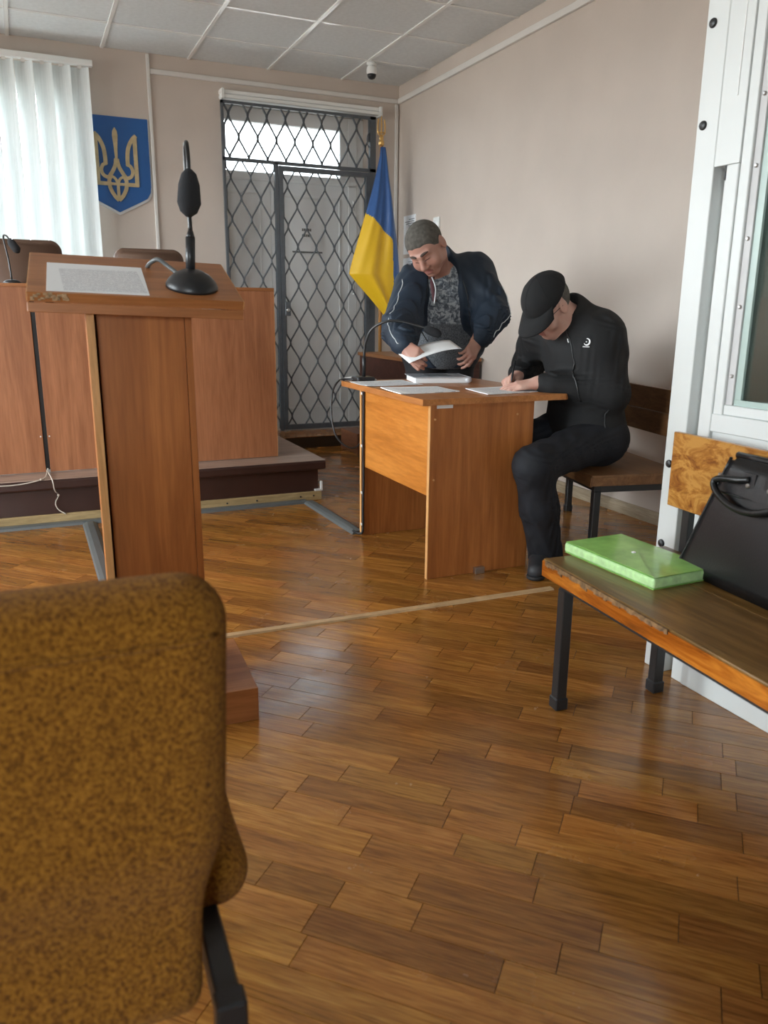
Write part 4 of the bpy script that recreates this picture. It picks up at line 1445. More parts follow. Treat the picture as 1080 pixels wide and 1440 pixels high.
class Sculpt:
    def __init__(s, lo, hi, h):
        s.lo, s.h = np.array(lo, float), h
        s.n = np.ceil((np.array(hi, float) - s.lo) / h).astype(int) + 1
        s.ax = [(s.lo[i] + np.arange(s.n[i]) * h).astype(np.float32) for i in range(3)]
        s.d = np.full(s.n, 1.0, np.float32)
        s.frame()

    def frame(s, M=None, c=None):
        s.M = np.eye(3) if M is None else np.array(M, float)      # columns: local axes in world
        s.c = np.zeros(3) if c is None else np.array(c, float)

    def P(s, p):
        return s.c + s.M @ np.array(p, float)

    def sub(s, lo, hi):
        a = np.clip(np.floor((np.array(lo) - s.lo) / s.h).astype(int), 0, s.n)
        b = np.clip(np.ceil((np.array(hi) - s.lo) / s.h).astype(int) + 1, 0, s.n)
        sl = tuple(slice(i, j) for i, j in zip(a, b))
        X = s.ax[0][sl[0]][:, None, None]
        Y = s.ax[1][sl[1]][None, :, None]
        Z = s.ax[2][sl[2]][None, None, :]
        return sl, X, Y, Z

    def put(s, sl, e, k, cut=False):
        a = s.d[sl]
        if a.size == 0:
            return
        if cut:
            e = -e
            hh = np.maximum(k - np.abs(a - e), 0) / max(k, 1e-6)
            s.d[sl] = np.maximum(a, e) + hh * hh * k * .25
        else:
            hh = np.maximum(k - np.abs(a - e), 0) / max(k, 1e-6)
            s.d[sl] = np.minimum(a, e) - hh * hh * k * .25

    def cap(s, a, b, r1, r2=None, k=.02, cut=False, wr=None):
        r2 = r1 if r2 is None else r2
        a, b = s.P(a), s.P(b)
        m = max(r1, r2) + k + 4 * s.h + (wr[0] if wr else 0)
        sl, X, Y, Z = s.sub(np.minimum(a, b) - m, np.maximum(a, b) + m)
        ab = b - a
        L2 = max(float(ab @ ab), 1e-9)
        t = np.clip(((X - a[0]) * ab[0] + (Y - a[1]) * ab[1] + (Z - a[2]) * ab[2]) / L2, 0, 1)
        dx, dy, dz = X - a[0] - t * ab[0], Y - a[1] - t * ab[1], Z - a[2] - t * ab[2]
        rr = r1 + (r2 - r1) * t
        if wr:
            amp, fq = wr
            ph = fq * t * math.sqrt(L2)
            rr = rr + amp * np.sin(ph + 60 * dx - 45 * dy + 25 * np.sin(18 * dz)) * (.5 + .5 * np.sin(31 * dx + 27 * dz))
        e = np.sqrt(dx * dx + dy * dy + dz * dz) - rr
        s.put(sl, e.astype(np.float32), k, cut)

    def ell(s, c, r, k=.02, cut=False, M=None):
        A = s.M if M is None else s.M @ np.array(M, float)
        c = s.P(c)
        m = max(r) + k + 4 * s.h
        sl, X, Y, Z = s.sub(c - m, c + m)
        q = []
        for i in range(3):
            q.append((X - c[0]) * A[0, i] + (Y - c[1]) * A[1, i] + (Z - c[2]) * A[2, i])
        k0 = np.sqrt(sum((q[i] / r[i]) ** 2 for i in range(3)))
        k1 = np.sqrt(sum((q[i] / r[i] ** 2) ** 2 for i in range(3)))
        e = k0 * (k0 - 1) / np.maximum(k1, 1e-6)
        s.put(sl, e.astype(np.float32), k, cut)

    def rbox(s, c, half, r, k=.01, cut=False):
        c = s.P(c)
        m = np.linalg.norm(half) + r + k + 4 * s.h
        sl, X, Y, Z = s.sub(c - m, c + m)
        q = []
        for i in range(3):
            q.append(np.abs((X - c[0]) * s.M[0, i] + (Y - c[1]) * s.M[1, i] + (Z - c[2]) * s.M[2, i]) - (half[i] - r))
        e = np.sqrt(sum(np.maximum(v, 0) ** 2 for v in q)) + np.minimum(np.maximum(np.maximum(q[0], q[1]), q[2]), 0) - r
        s.put(sl, e.astype(np.float32), k, cut)

    def half(s, p, n, cut=True):
        """remove everything on the side the normal points to"""
        p, n = s.P(p), s.M @ np.array(n, float)
        n = n / np.linalg.norm(n)
        e = (s.ax[0][:, None, None] - p[0]) * n[0] + (s.ax[1][None, :, None] - p[1]) * n[1] + (s.ax[2][None, None, :] - p[2]) * n[2]
        s.d = np.maximum(s.d, e.astype(np.float32))

    def folds(s, amp, f1=70, f2=23, seed=0.0, zlo=-9):
        i = np.argwhere(np.abs(s.d) < amp * 4 + 2 * s.h)
        X, Y, Z = (s.ax[a][i[:, a]] for a in range(3))
        w = np.sin(f1 * (Z * .55 + X * .5 - Y * .35) + 2.6 * np.sin(f2 * (X + .4 * Z) + seed) + 1.7 * np.sin(f2 * 1.3 * Y + 2 * seed))
        w2 = np.sin(f1 * .45 * (X - .3 * Z + .6 * Y) + 2.2 * np.sin(f2 * .8 * Z + seed))
        g = (.55 + .45 * np.sin(9 * X + 11 * Z + 7 * Y + seed))
        s.d[i[:, 0], i[:, 1], i[:, 2]] += (amp * (w * .6 + w2 * .5) * g * (Z > zlo)).astype(np.float32)

    def surface(s, name):
        d = s.d
        ins = d < 0
        n0, n1, n2 = d.shape
        cnt = np.zeros((n0 - 1, n1 - 1, n2 - 1), np.uint8)
        cs = [(i, j, k) for i in (0, 1) for j in (0, 1) for k in (0, 1)]
        for i, j, k in cs:
            cnt += ins[i:n0 - 1 + i, j:n1 - 1 + j, k:n2 - 1 + k]
        act = (cnt > 0) & (cnt < 8)
        ii = np.argwhere(act)
        idx = np.full(act.shape, -1, np.int32)
        idx[act] = np.arange(len(ii))
        val = {c: d[ii[:, 0] + c[0], ii[:, 1] + c[1], ii[:, 2] + c[2]] for c in cs}
        acc = np.zeros((len(ii), 3))
        num = np.zeros(len(ii))
        for a in cs:
            for ax_ in range(3):
                if a[ax_] == 0:
                    b = list(a)
                    b[ax_] = 1
                    va, vb = val[a], val[tuple(b)]
                    m = (va < 0) != (vb < 0)
                    t = np.where(m, va / np.where(m, va - vb, 1), 0)
                    p = np.zeros((len(ii), 3))
                    p[:] = a
                    p[:, ax_] += t
                    acc += p * m[:, None]
                    num += m
        V = s.lo + (ii + acc / num[:, None]) * s.h
        quads = []
        for ax_ in range(3):
            o1, o2 = (ax_ + 1) % 3, (ax_ + 2) % 3
            A = [slice(None)] * 3
            B = [slice(None)] * 3
            A[ax_], B[ax_] = slice(0, -1), slice(1, None)
            a_, b_ = ins[tuple(A)], ins[tuple(B)]
            e = np.argwhere(a_ != b_)
            ok = (e[:, o1] > 0) & (e[:, o2] > 0) & (e[:, o1] < d.shape[o1] - 1) & (e[:, o2] < d.shape[o2] - 1)
            e = e[ok]
            first = a_[e[:, 0], e[:, 1], e[:, 2]]
            q = []
            for s1, s2 in ((1, 1), (0, 1), (0, 0), (1, 0)):
                c = e.copy()
                c[:, o1] -= s1
                c[:, o2] -= s2
                q.append(idx[c[:, 0], c[:, 1], c[:, 2]])
            q = np.stack(q, 1)
            q[~first] = q[~first][:, ::-1]
            quads.append(q)
        Q = np.concatenate(quads).astype(np.int32)
        me = bpy.data.meshes.new(name)
        me.vertices.add(len(V))
        me.vertices.foreach_set('co', V.astype(np.float32).ravel())
        me.loops.add(Q.size)
        me.loops.foreach_set('vertex_index', Q.ravel())
        me.polygons.add(len(Q))
        me.polygons.foreach_set('loop_start', np.arange(len(Q), dtype=np.int32) * 4)
        me.polygons.foreach_set('loop_total', np.full(len(Q), 4, np.int32))
        me.update(calc_edges=True)
        me.validate()
        return me, V, Q

    def build(s, name, mat, parent):
        me, V, Q = s.surface(name)
        return link(name, me, mat, parent, True), V, Q


def head_frame(c, fwd_, roll):
    """columns: left (of the person), forward, up; roll tips the crown towards the person's right"""
    f = unit(fwd_)
    l = unit(np.cross([0, 0, 1], f))
    u = np.cross(f, l)
    l2 = l * math.cos(roll) + u * math.sin(roll)
    u2 = u * math.cos(roll) - l * math.sin(roll)
    return np.stack([l2, f, u2], 1)


def head(s, full=1.0):
    w = full
    s.ell((0, -.018, .030), (.077 * w, .097, .088), .02)
    s.ell((0, .022, -.030), (.064 * w, .068, .088), .03)
    s.cap((-.036 * w, -.005, -.072), (.036 * w, -.005, -.072), .028, .028, .03)
    s.ell((0, .062, -.098), (.030 * w, .024, .022), .025)
    for q in (-1, 1):
        s.ell((q * .042 * w, .054, -.040), (.028, .026, .032), .02)
        s.cap((q * .045, .070, .020), (q * .012, .086, .017), .010, .010, .014)
        s.ell((q * .031, .096, -.003), (.017, .014, .010), .012, cut=True)
        s.ell((q * .031, .072, -.004), (.0145, .0125, .0125), .004)
        s.ell((q * .079 * w, -.014, -.008), (.010, .022, .034), .008)
        s.ell((q * .090 * w, -.010, -.004), (.008, .012, .020), .006, cut=True)
        s.ell((q * .014, .096, -.040), (.0105, .012, .009), .008)
    s.cap((0, .083, .010), (0, .110, -.034), .0090, .0145, .012)
    s.cap((-.021, .081, -.066), (.021, .081, -.066), .0075, .0075, .008)
    s.cap((-.016, .082, -.078), (.016, .082, -.078), .009, .009, .008)
    s.cap((-.024, .095, -.0715), (.024, .095, -.0715), .0035, .0035, .004, cut=True)


def hand(s, curls, thumb=(.75, .55, -.35), spread=.05, thumb_curl=.4):
    """frame: x to the fingers, y to the thumb side, z the back of the hand; origin at the wrist"""
    bases = [(.088, .027), (.093, .009), (.088, -.010), (.079, -.027)]
    lens = [(.042, .026, .021), (.046, .029, .022), (.042, .027, .021), (.034, .021, .019)]
    s.cap((-.03, .0, 0), (.015, 0, 0), .026, .025, .015)
    for (bx, by_) in bases:
        s.cap((.005, by_ * .55, -.002), (bx, by_, 0), .0155, .0115, .014)
    s.ell((.035, .018, -.008), (.03, .016, .014), .015)
    for i, ((bx, by_), ls, cu) in enumerate(zip(bases, lens, curls)):
        p = np.array((bx, by_, 0.0))
        yaw = spread * (1.5 - i)
        ang = 0.0
        r = .0092 if i < 3 else .0080
        for j, l in enumerate(ls):
            ang += cu[j]
            q = p + l * np.array((math.cos(ang) * math.cos(yaw), math.sin(yaw) * math.cos(ang), -math.sin(ang)))
            s.cap(p, q, r, r - .0011, .003 if j else .006)
            p, r = q, r - .0009
    t = unit(thumb)
    p = np.array((.018, .020, -.006))
    bend = unit(np.cross(np.cross(t, (1, 0, 0)), t) + np.array((0, 0, -.2)))
    r = .0135
    for j, l in enumerate((.044, .034, .026)):
        dd = unit(t + bend * thumb_curl * j)
        q = p + dd * l
        s.cap(p, q, r, r - .0018, .008 if j == 0 else .003)
        p, r = q, r - .0016


def hframe(x, z):
    x = unit(x)
    z = np.array(z, float)
    z = unit(z - x * (z @ x))
    y = np.cross(z, x)
    return x, y, z


def snapper(V, Q):
    return BVHTree.FromPolygons([tuple(v) for v in V], [tuple(int(i) for i in q) for q in Q])


def snap_line(bvh, pts, off=.002):
    o = []
    for p in pts:
        c, n, _, _ = bvh.find_nearest(Vector(p))
        o.append(c + n * off)
    return o


def skin_mat(name, base, red):
    m, t, b, L = new_mat(name)
    v = obj_coords(t)
    n = node(t, 'ShaderNodeTexNoise')
    n.inputs['Scale'].default_value = 22
    n.inputs['Detail'].default_value = 6
    L(v, n.inputs['Vector'])
    r = ramp(t, [(0.32, base), (0.72, red)])
    L(n.outputs[0], r.inputs[0])
    L(r.outputs[0], b.inputs['Base Color'])
    b.inputs['Roughness'].default_value = .5
    b.inputs['Subsurface Weight'].default_value = .12
    b.inputs['Subsurface Radius'].default_value = (.012, .005, .003)
    b.inputs['Subsurface Scale'].default_value = .6
    n2 = node(t, 'ShaderNodeTexNoise')
    n2.inputs['Scale'].default_value = 350
    L(v, n2.inputs['Vector'])
    add_bump(t, b, n2.outputs[0], .12, .001)
    return m


M_SKIN = skin_mat('ruddy_skin', (0.44, 0.245, 0.185), (0.42, 0.20, 0.15))
M_SKIN2 = skin_mat('fair_skin', (0.56, 0.34, 0.27), (0.52, 0.28, 0.22))
M_LIP = plain('lip_skin', (0.36, 0.15, 0.125), 0.5)
M_HAIR = plain('cropped_hair', (0.085, 0.078, 0.066), 0.85, var=0.35, scale=60, bump=0.6, bscale=420)
M_BROW = plain('brow_hair', (0.07, 0.05, 0.04), 0.9, var=0.3, scale=200)
M_NAVY = plain('navy_nylon', (0.018, 0.029, 0.046), 0.62, var=0.15, scale=8, bump=0.3, bscale=45, spec=0.3)
M_JBLACK = plain('black_softshell', (0.0050, 0.0052, 0.0058), 0.8, var=0.15, scale=9, bump=0.2, bscale=260)
M_CAPB = plain('black_cotton', (0.0075, 0.0078, 0.0084), 0.9, var=0.12, scale=20, bump=0.35, bscale=420)
M_JEAN = plain('dark_denim', (0.0042, 0.0054, 0.0092), 0.8, var=0.35, scale=14, bump=0.3, bscale=300)
M_TROU = plain('dark_trousers', (0.010, 0.011, 0.014), 0.8, var=0.2, scale=9)
M_SHOE = plain('dark_grey_shoe', (0.020, 0.021, 0.024), 0.6, var=0.25, scale=20)
M_SOLE = plain('black_rubber', (0.010, 0.010, 0.011), 0.7)
M_PIPING = plain('pale_piping', (0.55, 0.58, 0.60), 0.5)
M_LOGO = plain('white_print', (0.75, 0.76, 0.76), 0.6)
M_MAROON = plain('maroon_lining', (0.075, 0.022, 0.028), 0.7)


def shirt_mat():
    m, t, b, L = new_mat('grey_patterned_shirt')
    g = node(t, 'ShaderNodeNewGeometry')
    v = node(t, 'ShaderNodeTexVoronoi', feature='DISTANCE_TO_EDGE')
    v.inputs['Scale'].default_value = 46
    n0 = node(t, 'ShaderNodeTexNoise')
    n0.inputs['Scale'].default_value = 52
    n0.inputs['Detail'].default_value = 4
    n0.inputs['Distortion'].default_value = 0.7
    L(g.outputs['Position'], n0.inputs['Vector'])
    r0 = ramp(t, [(0.38, (0.06, 0.072, 0.088)), (0.50, (0.16, 0.185, 0.21)), (0.60, (0.38, 0.41, 0.43))])
    L(n0.outputs[0], r0.inputs[0])
    n1 = node(t, 'ShaderNodeTexNoise')
    n1.inputs['Scale'].default_value = 150
    n1.inputs['Detail'].default_value = 3
    L(g.outputs['Position'], n1.inputs['Vector'])
    r1 = ramp(t, [(0.35, (0.05, 0.06, 0.07)), (0.68, (0.15, 0.165, 0.18))])
    L(n1.outputs[0], r1.inputs[0])
    s = node(t, 'ShaderNodeSeparateXYZ')
    L(g.outputs['Position'], s.inputs[0])
    mr = node(t, 'ShaderNodeMapRange')
    mr.inputs['From Min'].default_value = 1.012
    mr.inputs['From Max'].default_value = 1.022
    L(s.outputs[2], mr.inputs['Value'])
    mx = node(t, 'ShaderNodeMix', data_type='RGBA')
    L(mr.outputs[0], mx.inputs[0])
    L(r1.outputs[0], mx.inputs[6])
    L(r0.outputs[0], mx.inputs[7])
    L(mx.outputs[2], b.inputs['Base Color'])
    b.inputs['Roughness'].default_value = .85
    return m


M_SHIRT = shirt_mat()


def brow(s_head_bvh, M, c, parent, mat):
    for q in (-1, 1):
        pts = []
        for i in range(7):
            u = i / 6
            pts.append(c + M @ np.array((q * (.012 + .040 * u), .092 - .012 * u * u, .021 + .008 * math.sin(u * 2.2))))
        l = snap_line(s_head_bvh, pts, .0008)
        MB().tube(l, [.004, .0062, .0070, .0068, .006, .0045, .002], 6).build('eyebrow', mat, parent, True)
        lid = [c + M @ np.array((q * (.018 + .027 * i / 6), .094, -.0075 - .0035 * math.sin(math.pi * i / 6))) for i in range(7)]
        MB().tube(snap_line(s_head_bvh, lid, .0002), [.0008, .0014, .0017, .0018, .0017, .0014, .0008], 6).build('eyelashes', mat, parent, True)


# ------------------------------------------------------------------ standing man
pm = thing('person', 'standing man with cropped hair in open navy jacket leaning over papers at the small desk', 'person', (2.06, 3.90, 0))
HC = np.array((1.785, 3.52, 1.372))
HM = head_frame(HC, (-.64, -.64, -.86), R(20))
neck0, neckb = np.array((1.93, 3.68, 1.285)), None
shL, shR = np.array((2.165, 3.70, 1.275)), np.array((1.825, 3.715, 1.205))
elL, elR = np.array((2.185, 3.56, 1.068)), np.array((1.675, 3.555, 1.000))
wrL, wrR = np.array((2.045, 3.455, .935)), np.array((1.590, 3.335, .925))
hipL, hipR = np.array((2.185, 3.93, .90)), np.array((2.005, 3.95, .90))
knL, knR = np.array((2.21, 3.90, .48)), np.array((2.00, 3.93, .48))
anL, anR = np.array((2.22, 3.97, .09)), np.array((1.99, 3.99, .09))
chest, belly = np.array((2.02, 3.735, 1.15)), np.array((2.075, 3.83, .98))
HR_ = hframe((.28, -.80, -.42), (-.80, -.45, .42))       # right hand: fingers, back of the hand
HL_ = hframe((-.62, -.45, -.62), (.45, -.55, .50))


def mat3(x, y, z):
    return np.stack([x, y, z], 1)


b = Sculpt((1.45, 3.08, -.01), (2.42, 4.10, 1.54), .0042)
b.frame(HM, HC)
head(b, 1.10)
b.frame()
b.cap(HC + HM @ np.array((0, -.035, -.05)), neck0 + np.array((.02, .03, -.02)), .062, .068, .03)
b.ell(chest, (.165, .11, .17), .06)
b.ell(belly, (.165, .125, .17), .08)
b.cap(shL, shR, .062, .062, .05)
b.cap(hipL, hipR, .10, .10, .06)
for a_, e_, w_ in ((shL, elL, wrL), (shR, elR, wrR)):
    b.cap(a_, e_, .055, .044, .03)
    b.cap(e_, w_, .043, .030, .02)
for h_, k_, a_ in ((hipL, knL, anL), (hipR, knR, anR)):
    b.cap(h_, k_, .085, .055, .04)
    b.cap(k_, a_, .055, .038, .03)
    b.cap(a_, a_ + np.array((0, -.14, -.045)), .036, .025, .02)
x, y, z = HR_
b.frame(mat3(x, -y, z), wrR)
hand(b, [(.75, .75, .4), (.85, .85, .45), (.95, .9, .5), (1.0, .95, .5)], thumb=(.80, .30, -.50), thumb_curl=.15, spread=.03)
x, y, z = HL_
b.frame(mat3(x, y, z), wrL)
hand(b, [(.55, .7, .4), (.75, .8, .5), (.85, .85, .5), (.95, .9, .5)], thumb=(.86, .35, -.40), thumb_curl=.2, spread=.06)
body, bV, bQ = b.build('body', [M_SKIN, M_LIP], pm)
bvh = snapper(bV, bQ)
lc = (bV[bQ].mean(1) - HC) @ HM
lipm = (np.abs(lc[:, 0]) < .024 - (np.abs(lc[:, 2] + .0715) > .007) * .008) & (np.abs(lc[:, 2] + .0715) < .0125) & (lc[:, 1] > .07)
body.data.polygons.foreach_set('material_index', lipm.astype(np.int32))
brow(bvh, HM, HC, pm, M_BROW)
hs = Sculpt(HC - .16, HC + .16, .003)
hs.frame(HM, HC)
hs.ell((0, -.018, .030), (.077 * 1.10 + .0025, .0995, .0905), .01)
hs.half((0, .070, .050), (0, .80, -.42))
hs.half((0, -.02, -.012), (0, -.30, -1))
for q in (-1, 1):
    hs.half((q * .062, .045, .03), (q * .55, 1, -.25))
hs.build('hair', M_HAIR, pm)
# grey shirt
s2 = Sculpt((1.70, 3.45, .78), (2.40, 4.10, 1.36), .006)
s2.ell(chest, (.182, .128, .185), .06)
s2.ell(belly + np.array((-.015, -.03, -.02)), (.195, .155, .20), .08)
s2.cap(shL, shR, .070, .070, .05)
s2.cap(neck0 + np.array((.01, .02, -.04)), neck0 + np.array((.01, .015, -.005)), .085, .076, .03)
s2.half(neck0 + np.array((-.005, -.02, .0)), (-.25, -.45, 1))
s2.folds(.003, 60, 20, 1.0)
s2.build('shirt', M_SHIRT, pm)
# trousers, shoes
s3 = Sculpt((1.85, 3.72, .03), (2.40, 4.12, 1.02), .008)
s3.cap(hipL, hipR, .135, .135, .06)
for h_, k_, a_ in ((hipL, knL, anL), (hipR, knR, anR)):
    s3.cap(h_, k_, .112, .08, .05)
    s3.cap(k_, a_ + np.array((0, 0, -.02)), .078, .070, .04, wr=(.004, 60))
s3.folds(.004, 50, 16, 2)
s3.build('trousers', M_TROU, pm)


def shoe(parent, heel, toe, w=.046):
    heel, toe = np.array(heel, float), np.array(toe, float)
    d = unit(toe - heel)
    lo, hi = np.minimum(heel, toe) - .09, np.maximum(heel, toe) + .09
    lo[2], hi[2] = -.004, .16
    s = Sculpt(lo, hi, .005)
    L_ = np.linalg.norm(toe - heel)
    p = lambda t, zz: heel + d * L_ * t + np.array((0, 0, zz))
    s.cap(p(.12, .045), p(.45, .045), w * .82, w * .85, .03)
    s.cap(p(.45, .04), p(.86, .034), w * .92, w * .72, .03)
    s.cap(p(.14, .07), p(.18, .125), w * .86, w * .92, .02)
    s.cap(p(.2, .09), p(.7, .05), w * .7, w * .5, .03)
    s.half((0, 0, .014), (0, 0, -1))
    so, V, Q = s.build('shoe', M_SHOE, parent)
    s = Sculpt(lo, hi, .005)
    s.cap(p(.10, .012), p(.45, .012), w * .88, w * .86, .02)
    s.cap(p(.45, .012), p(.88, .012), w * .96, w * .76, .02)
    s.half((0, 0, .018), (0, 0, 1))
    s.half((0, 0, .001), (0, 0, -1))
    s.build('sole', M_SOLE, so)
    MB().tube(smooth_path([p(.5, .085) + np.cross(d, (0, 0, 1)) * q * .02 * (1 if i % 2 else -1) for i, q in enumerate((1, 1, 1, 1))], 2), .002, 5).build('laces', M_SOLE, so)


shoe(pm, (2.22, 4.02, 0), (2.23, 3.74, 0))
shoe(pm, (1.99, 4.04, 0), (1.97, 3.76, 0))
# navy jacket, open at the front
j = Sculpt((1.47, 3.22, .74), (2.50, 4.12, 1.42), .0062)
j.ell(chest + np.array((0, .01, .01)), (.215, .155, .20), .06)
j.ell(belly + np.array((.01, .0, -.03)), (.225, .172, .22), .10)
j.cap(shL + np.array((-.01, 0, -.01)), shR + np.array((.01, 0, -.01)), .095, .092, .06)
for a_, e_, w_ in ((shL, elL, wrL), (shR, elR, wrR)):
    j.cap(a_, e_, .098, .094, .05, wr=(.006, 70))
    j.cap(e_, e_ + (w_ - e_) * .74, .090, .068, .03, wr=(.007, 90))
    j.cap(e_ + (w_ - e_) * .72, e_ + (w_ - e_) * .97, .054, .046, .02, wr=(.002, 160))
j.cap(neck0 + np.array((.06, .03, -.03)), neck0 + np.array((.035, .04, .035)), .105, .092, .04)
j.cap(neck0 + np.array((-.01, .035, .0)), neck0 + np.array((-.015, .035, .025)), .085, .080, .04)
j.half((0, 0, .79), (0, 0, -1))
j.folds(.0085, 62, 19, .4)
# the front opening and the neck opening
ft = np.array((-.12, -.99, 0))
fr_ = [(neck0 + np.array((.010, -.06, .03)), .078), (np.array((1.930, 3.555, 1.18)), .100), (np.array((1.925, 3.555, 1.06)), .125), (np.array((1.94, 3.57, .93)), .150), (np.array((1.97, 3.59, .74)), .165)]
for (p, r), (q, r_2) in zip(fr_, fr_[1:]):
    j.cap(p, q, r, r_2, .008, cut=True)
j.cap(neck0 + np.array((.0, .0, -.05)), neck0 + np.array((-.03, -.0, .12)), .074, .082, .010, cut=True)
jk, jV, jQ = j.build('jacket', M_NAVY, pm)
jb_ = snapper(jV, jQ)
rdir = np.array((-1, 0, 0))


def limb_line(a, e, w, side, t0=.12, t1=.93):
    pts = []
    for i in range(26):
        t = t0 + (t1 - t0) * i / 25
        p = a + (e - a) * (t / .5) if t < .5 else e + (w - e) * ((t - .5) / .5)
        pts.append(p + np.array(side) * .105)
    return pts


def cord_line(pts, r, name, mat, parent, bv, off=.001, n=6):
    return MB().tube(snap_line(bv, pts, off), r, n).build(name, mat, parent, True)


cord_line(limb_line(shL, elL, wrL, (.72, -.68, .1), .2, .95), .0024, 'sleeve_piping', M_PIPING, jk, jb_)
cord_line(limb_line(shR, elR, wrR, (-.80, -.58, .1), .0, .95), .0024, 'sleeve_piping', M_PIPING, jk, jb_)
# maroon lining edge and hanging drawcord beside the collar
MB().tube(smooth_path([(1.868, 3.60, 1.245), (1.846, 3.565, 1.215), (1.842, 3.545, 1.17), (1.850, 3.54, 1.125)], 5), .009, 6, flat=.35).build('lining_edge', M_MAROON, jk)
MB().tube(smooth_path([(1.838, 3.585, 1.27), (1.842, 3.555, 1.235), (1.848, 3.53, 1.19), (1.842, 3.522, 1.145), (1.838, 3.522, 1.115)], 5), .0032, 7).build('drawcord', M_PIPING, jk, True)
# zip teeth down the open edges
for sgn, pts in ((1, [(2.035, 3.59, 1.23), (2.07, 3.59, 1.12), (2.10, 3.60, 1.0), (2.125, 3.62, .88)]), (-1, [(1.86, 3.58, 1.19), (1.868, 3.57, 1.10), (1.872, 3.58, 1.0), (1.90, 3.60, .88)])):
    cord_line(smooth_path(pts, 6), .0028, 'zip_edge', M_BLACKM, jk, jb_, .0)

# paper the standing man is holding
hp_ = []
vs, fs = [], []
n = 14
for th in (0, .0014):
    for i in range(n + 1):
        for k in range(5):
            u, v = i / n, k / 4
            px = 1.565 + .255 * u
            py = 3.225 - .02 * u + .115 * v
            pz = .853 + .050 * math.sin(u * 1.75) + .034 * v + .012 * u
            vs.append((px, py, pz + th))
N1 = (n + 1) * 5
for i in range(n):
    for k in range(4):
        a = i * 5 + k
        fs += [(a, a + 1, a + 6, a + 5), (a + N1, a + 5 + N1, a + 6 + N1, a + 1 + N1)]
rim = [i * 5 for i in range(n + 1)] + [n * 5 + k for k in range(1, 5)] + [i * 5 + 4 for i in range(n - 1, -1, -1)] + [k for k in range(3, 0, -1)]
for q in range(len(rim)):
    p, r = rim[q], rim[(q + 1) % len(rim)]
    fs.append((p, r, r + N1, p + N1))
tag(MB().add(vs, fs).build('paper_sheet', M_BLANK, None, True), 'curved white sheet held up by the standing man in both hands', 'paper')

# ------------------------------------------------------------------ seated man in the cap
pc = thing('person', 'seated man in black cap and black jacket writing at the small desk', 'person', (2.27, 2.80, 0))
HC = np.array((2.035, 2.865, 1.105))
HM = head_frame(HC, (-1.0, -.10, -.88), R(-4))
neck0 = np.array((2.155, 2.875, 1.065))
shN, shF = np.array((2.225, 2.745, 1.000)), np.array((2.130, 3.045, 1.005))
elN, elF = np.array((2.270, 2.700, .745)), np.array((2.215, 3.25, .830))
wrN, wrF = np.array((2.005, 2.850, .787)), np.array((2.050, 3.085, .795))
hipN, hipF = np.array((2.285, 2.760, .545)), np.array((2.250, 2.945, .545))
knN, knF = np.array((1.845, 2.630, .475)), np.array((1.830, 3.02, .475))
anN, anF = np.array((1.965, 2.690, .105)), np.array((1.90, 3.03, .105))
chest, belly = np.array((2.200, 2.87, .92)), np.array((2.275, 2.855, .68))
b = Sculpt((1.70, 2.45, -.01), (2.52, 3.40, 1.26), .0042)
b.frame(HM, HC)
head(b, 1.0)
b.frame()
b.cap(HC + HM @ np.array((0, -.04, -.045)), neck0 + np.array((.03, 0, -.04)), .056, .064, .03)
b.ell(chest, (.11, .155, .17), .06)
b.ell(belly, (.125, .155, .17), .08)
b.cap(shN, shF, .060, .060, .05)
b.cap(hipN, hipF, .09, .09, .06)
for a_, e_, w_ in ((shN, elN, wrN), (shF, elF, wrF)):
    b.cap(a_, e_, .052, .042, .03)
    b.cap(e_, w_, .041, .028, .02)
for h_, k_, a_ in ((hipN, knN, anN), (hipF, knF, anF)):
    b.cap(h_, k_, .080, .055, .04)
    b.cap(k_, a_, .052, .036, .03)
    b.cap(a_, a_ + np.array((-.05, -.05, -.05)), .032, .025, .02)
x, y, z = hframe((-.86, .46, -.16), (-.10, -.28, .95))
b.frame(mat3(x, -y, z), wrN)
hand(b, [(.16, .22, .15), (.18, .25, .18), (.20, .28, .2), (.24, .3, .2)], thumb=(.80, .55, -.25), thumb_curl=.15, spread=.07)
x, y, z = hframe((-.80, -.35, -.12), (-.35, .35, .85))
b.frame(mat3(x, -y if False else y, z), wrF)
hand(b, [(.70, .75, .35), (.80, .85, .4), (.95, 1.0, .5), (1.05, 1.05, .5)], thumb=(.85, .35, -.40), thumb_curl=.25, spread=.02)
body, bV, bQ = b.build('body', [M_SKIN2, M_LIP], pc)
bvh = snapper(bV, bQ)
lc = (bV[bQ].mean(1) - HC) @ HM
lipm = (np.abs(lc[:, 0]) < .022) & (np.abs(lc[:, 2] + .0715) < .011) & (lc[:, 1] > .075)
body.data.polygons.foreach_set('material_index', lipm.astype(np.int32))
hs = Sculpt(HC - .16, HC + .16, .003)
hs.frame(HM, HC)
hs.ell((0, -.020, .020), (.0785, .0990, .0950), .01)
hs.half((0, -.03, -.040), (0, -.15, -1))
hs.half((0, -.02, 0), (0, 1, .3))
hs.build('hair', M_HAIR, pc)
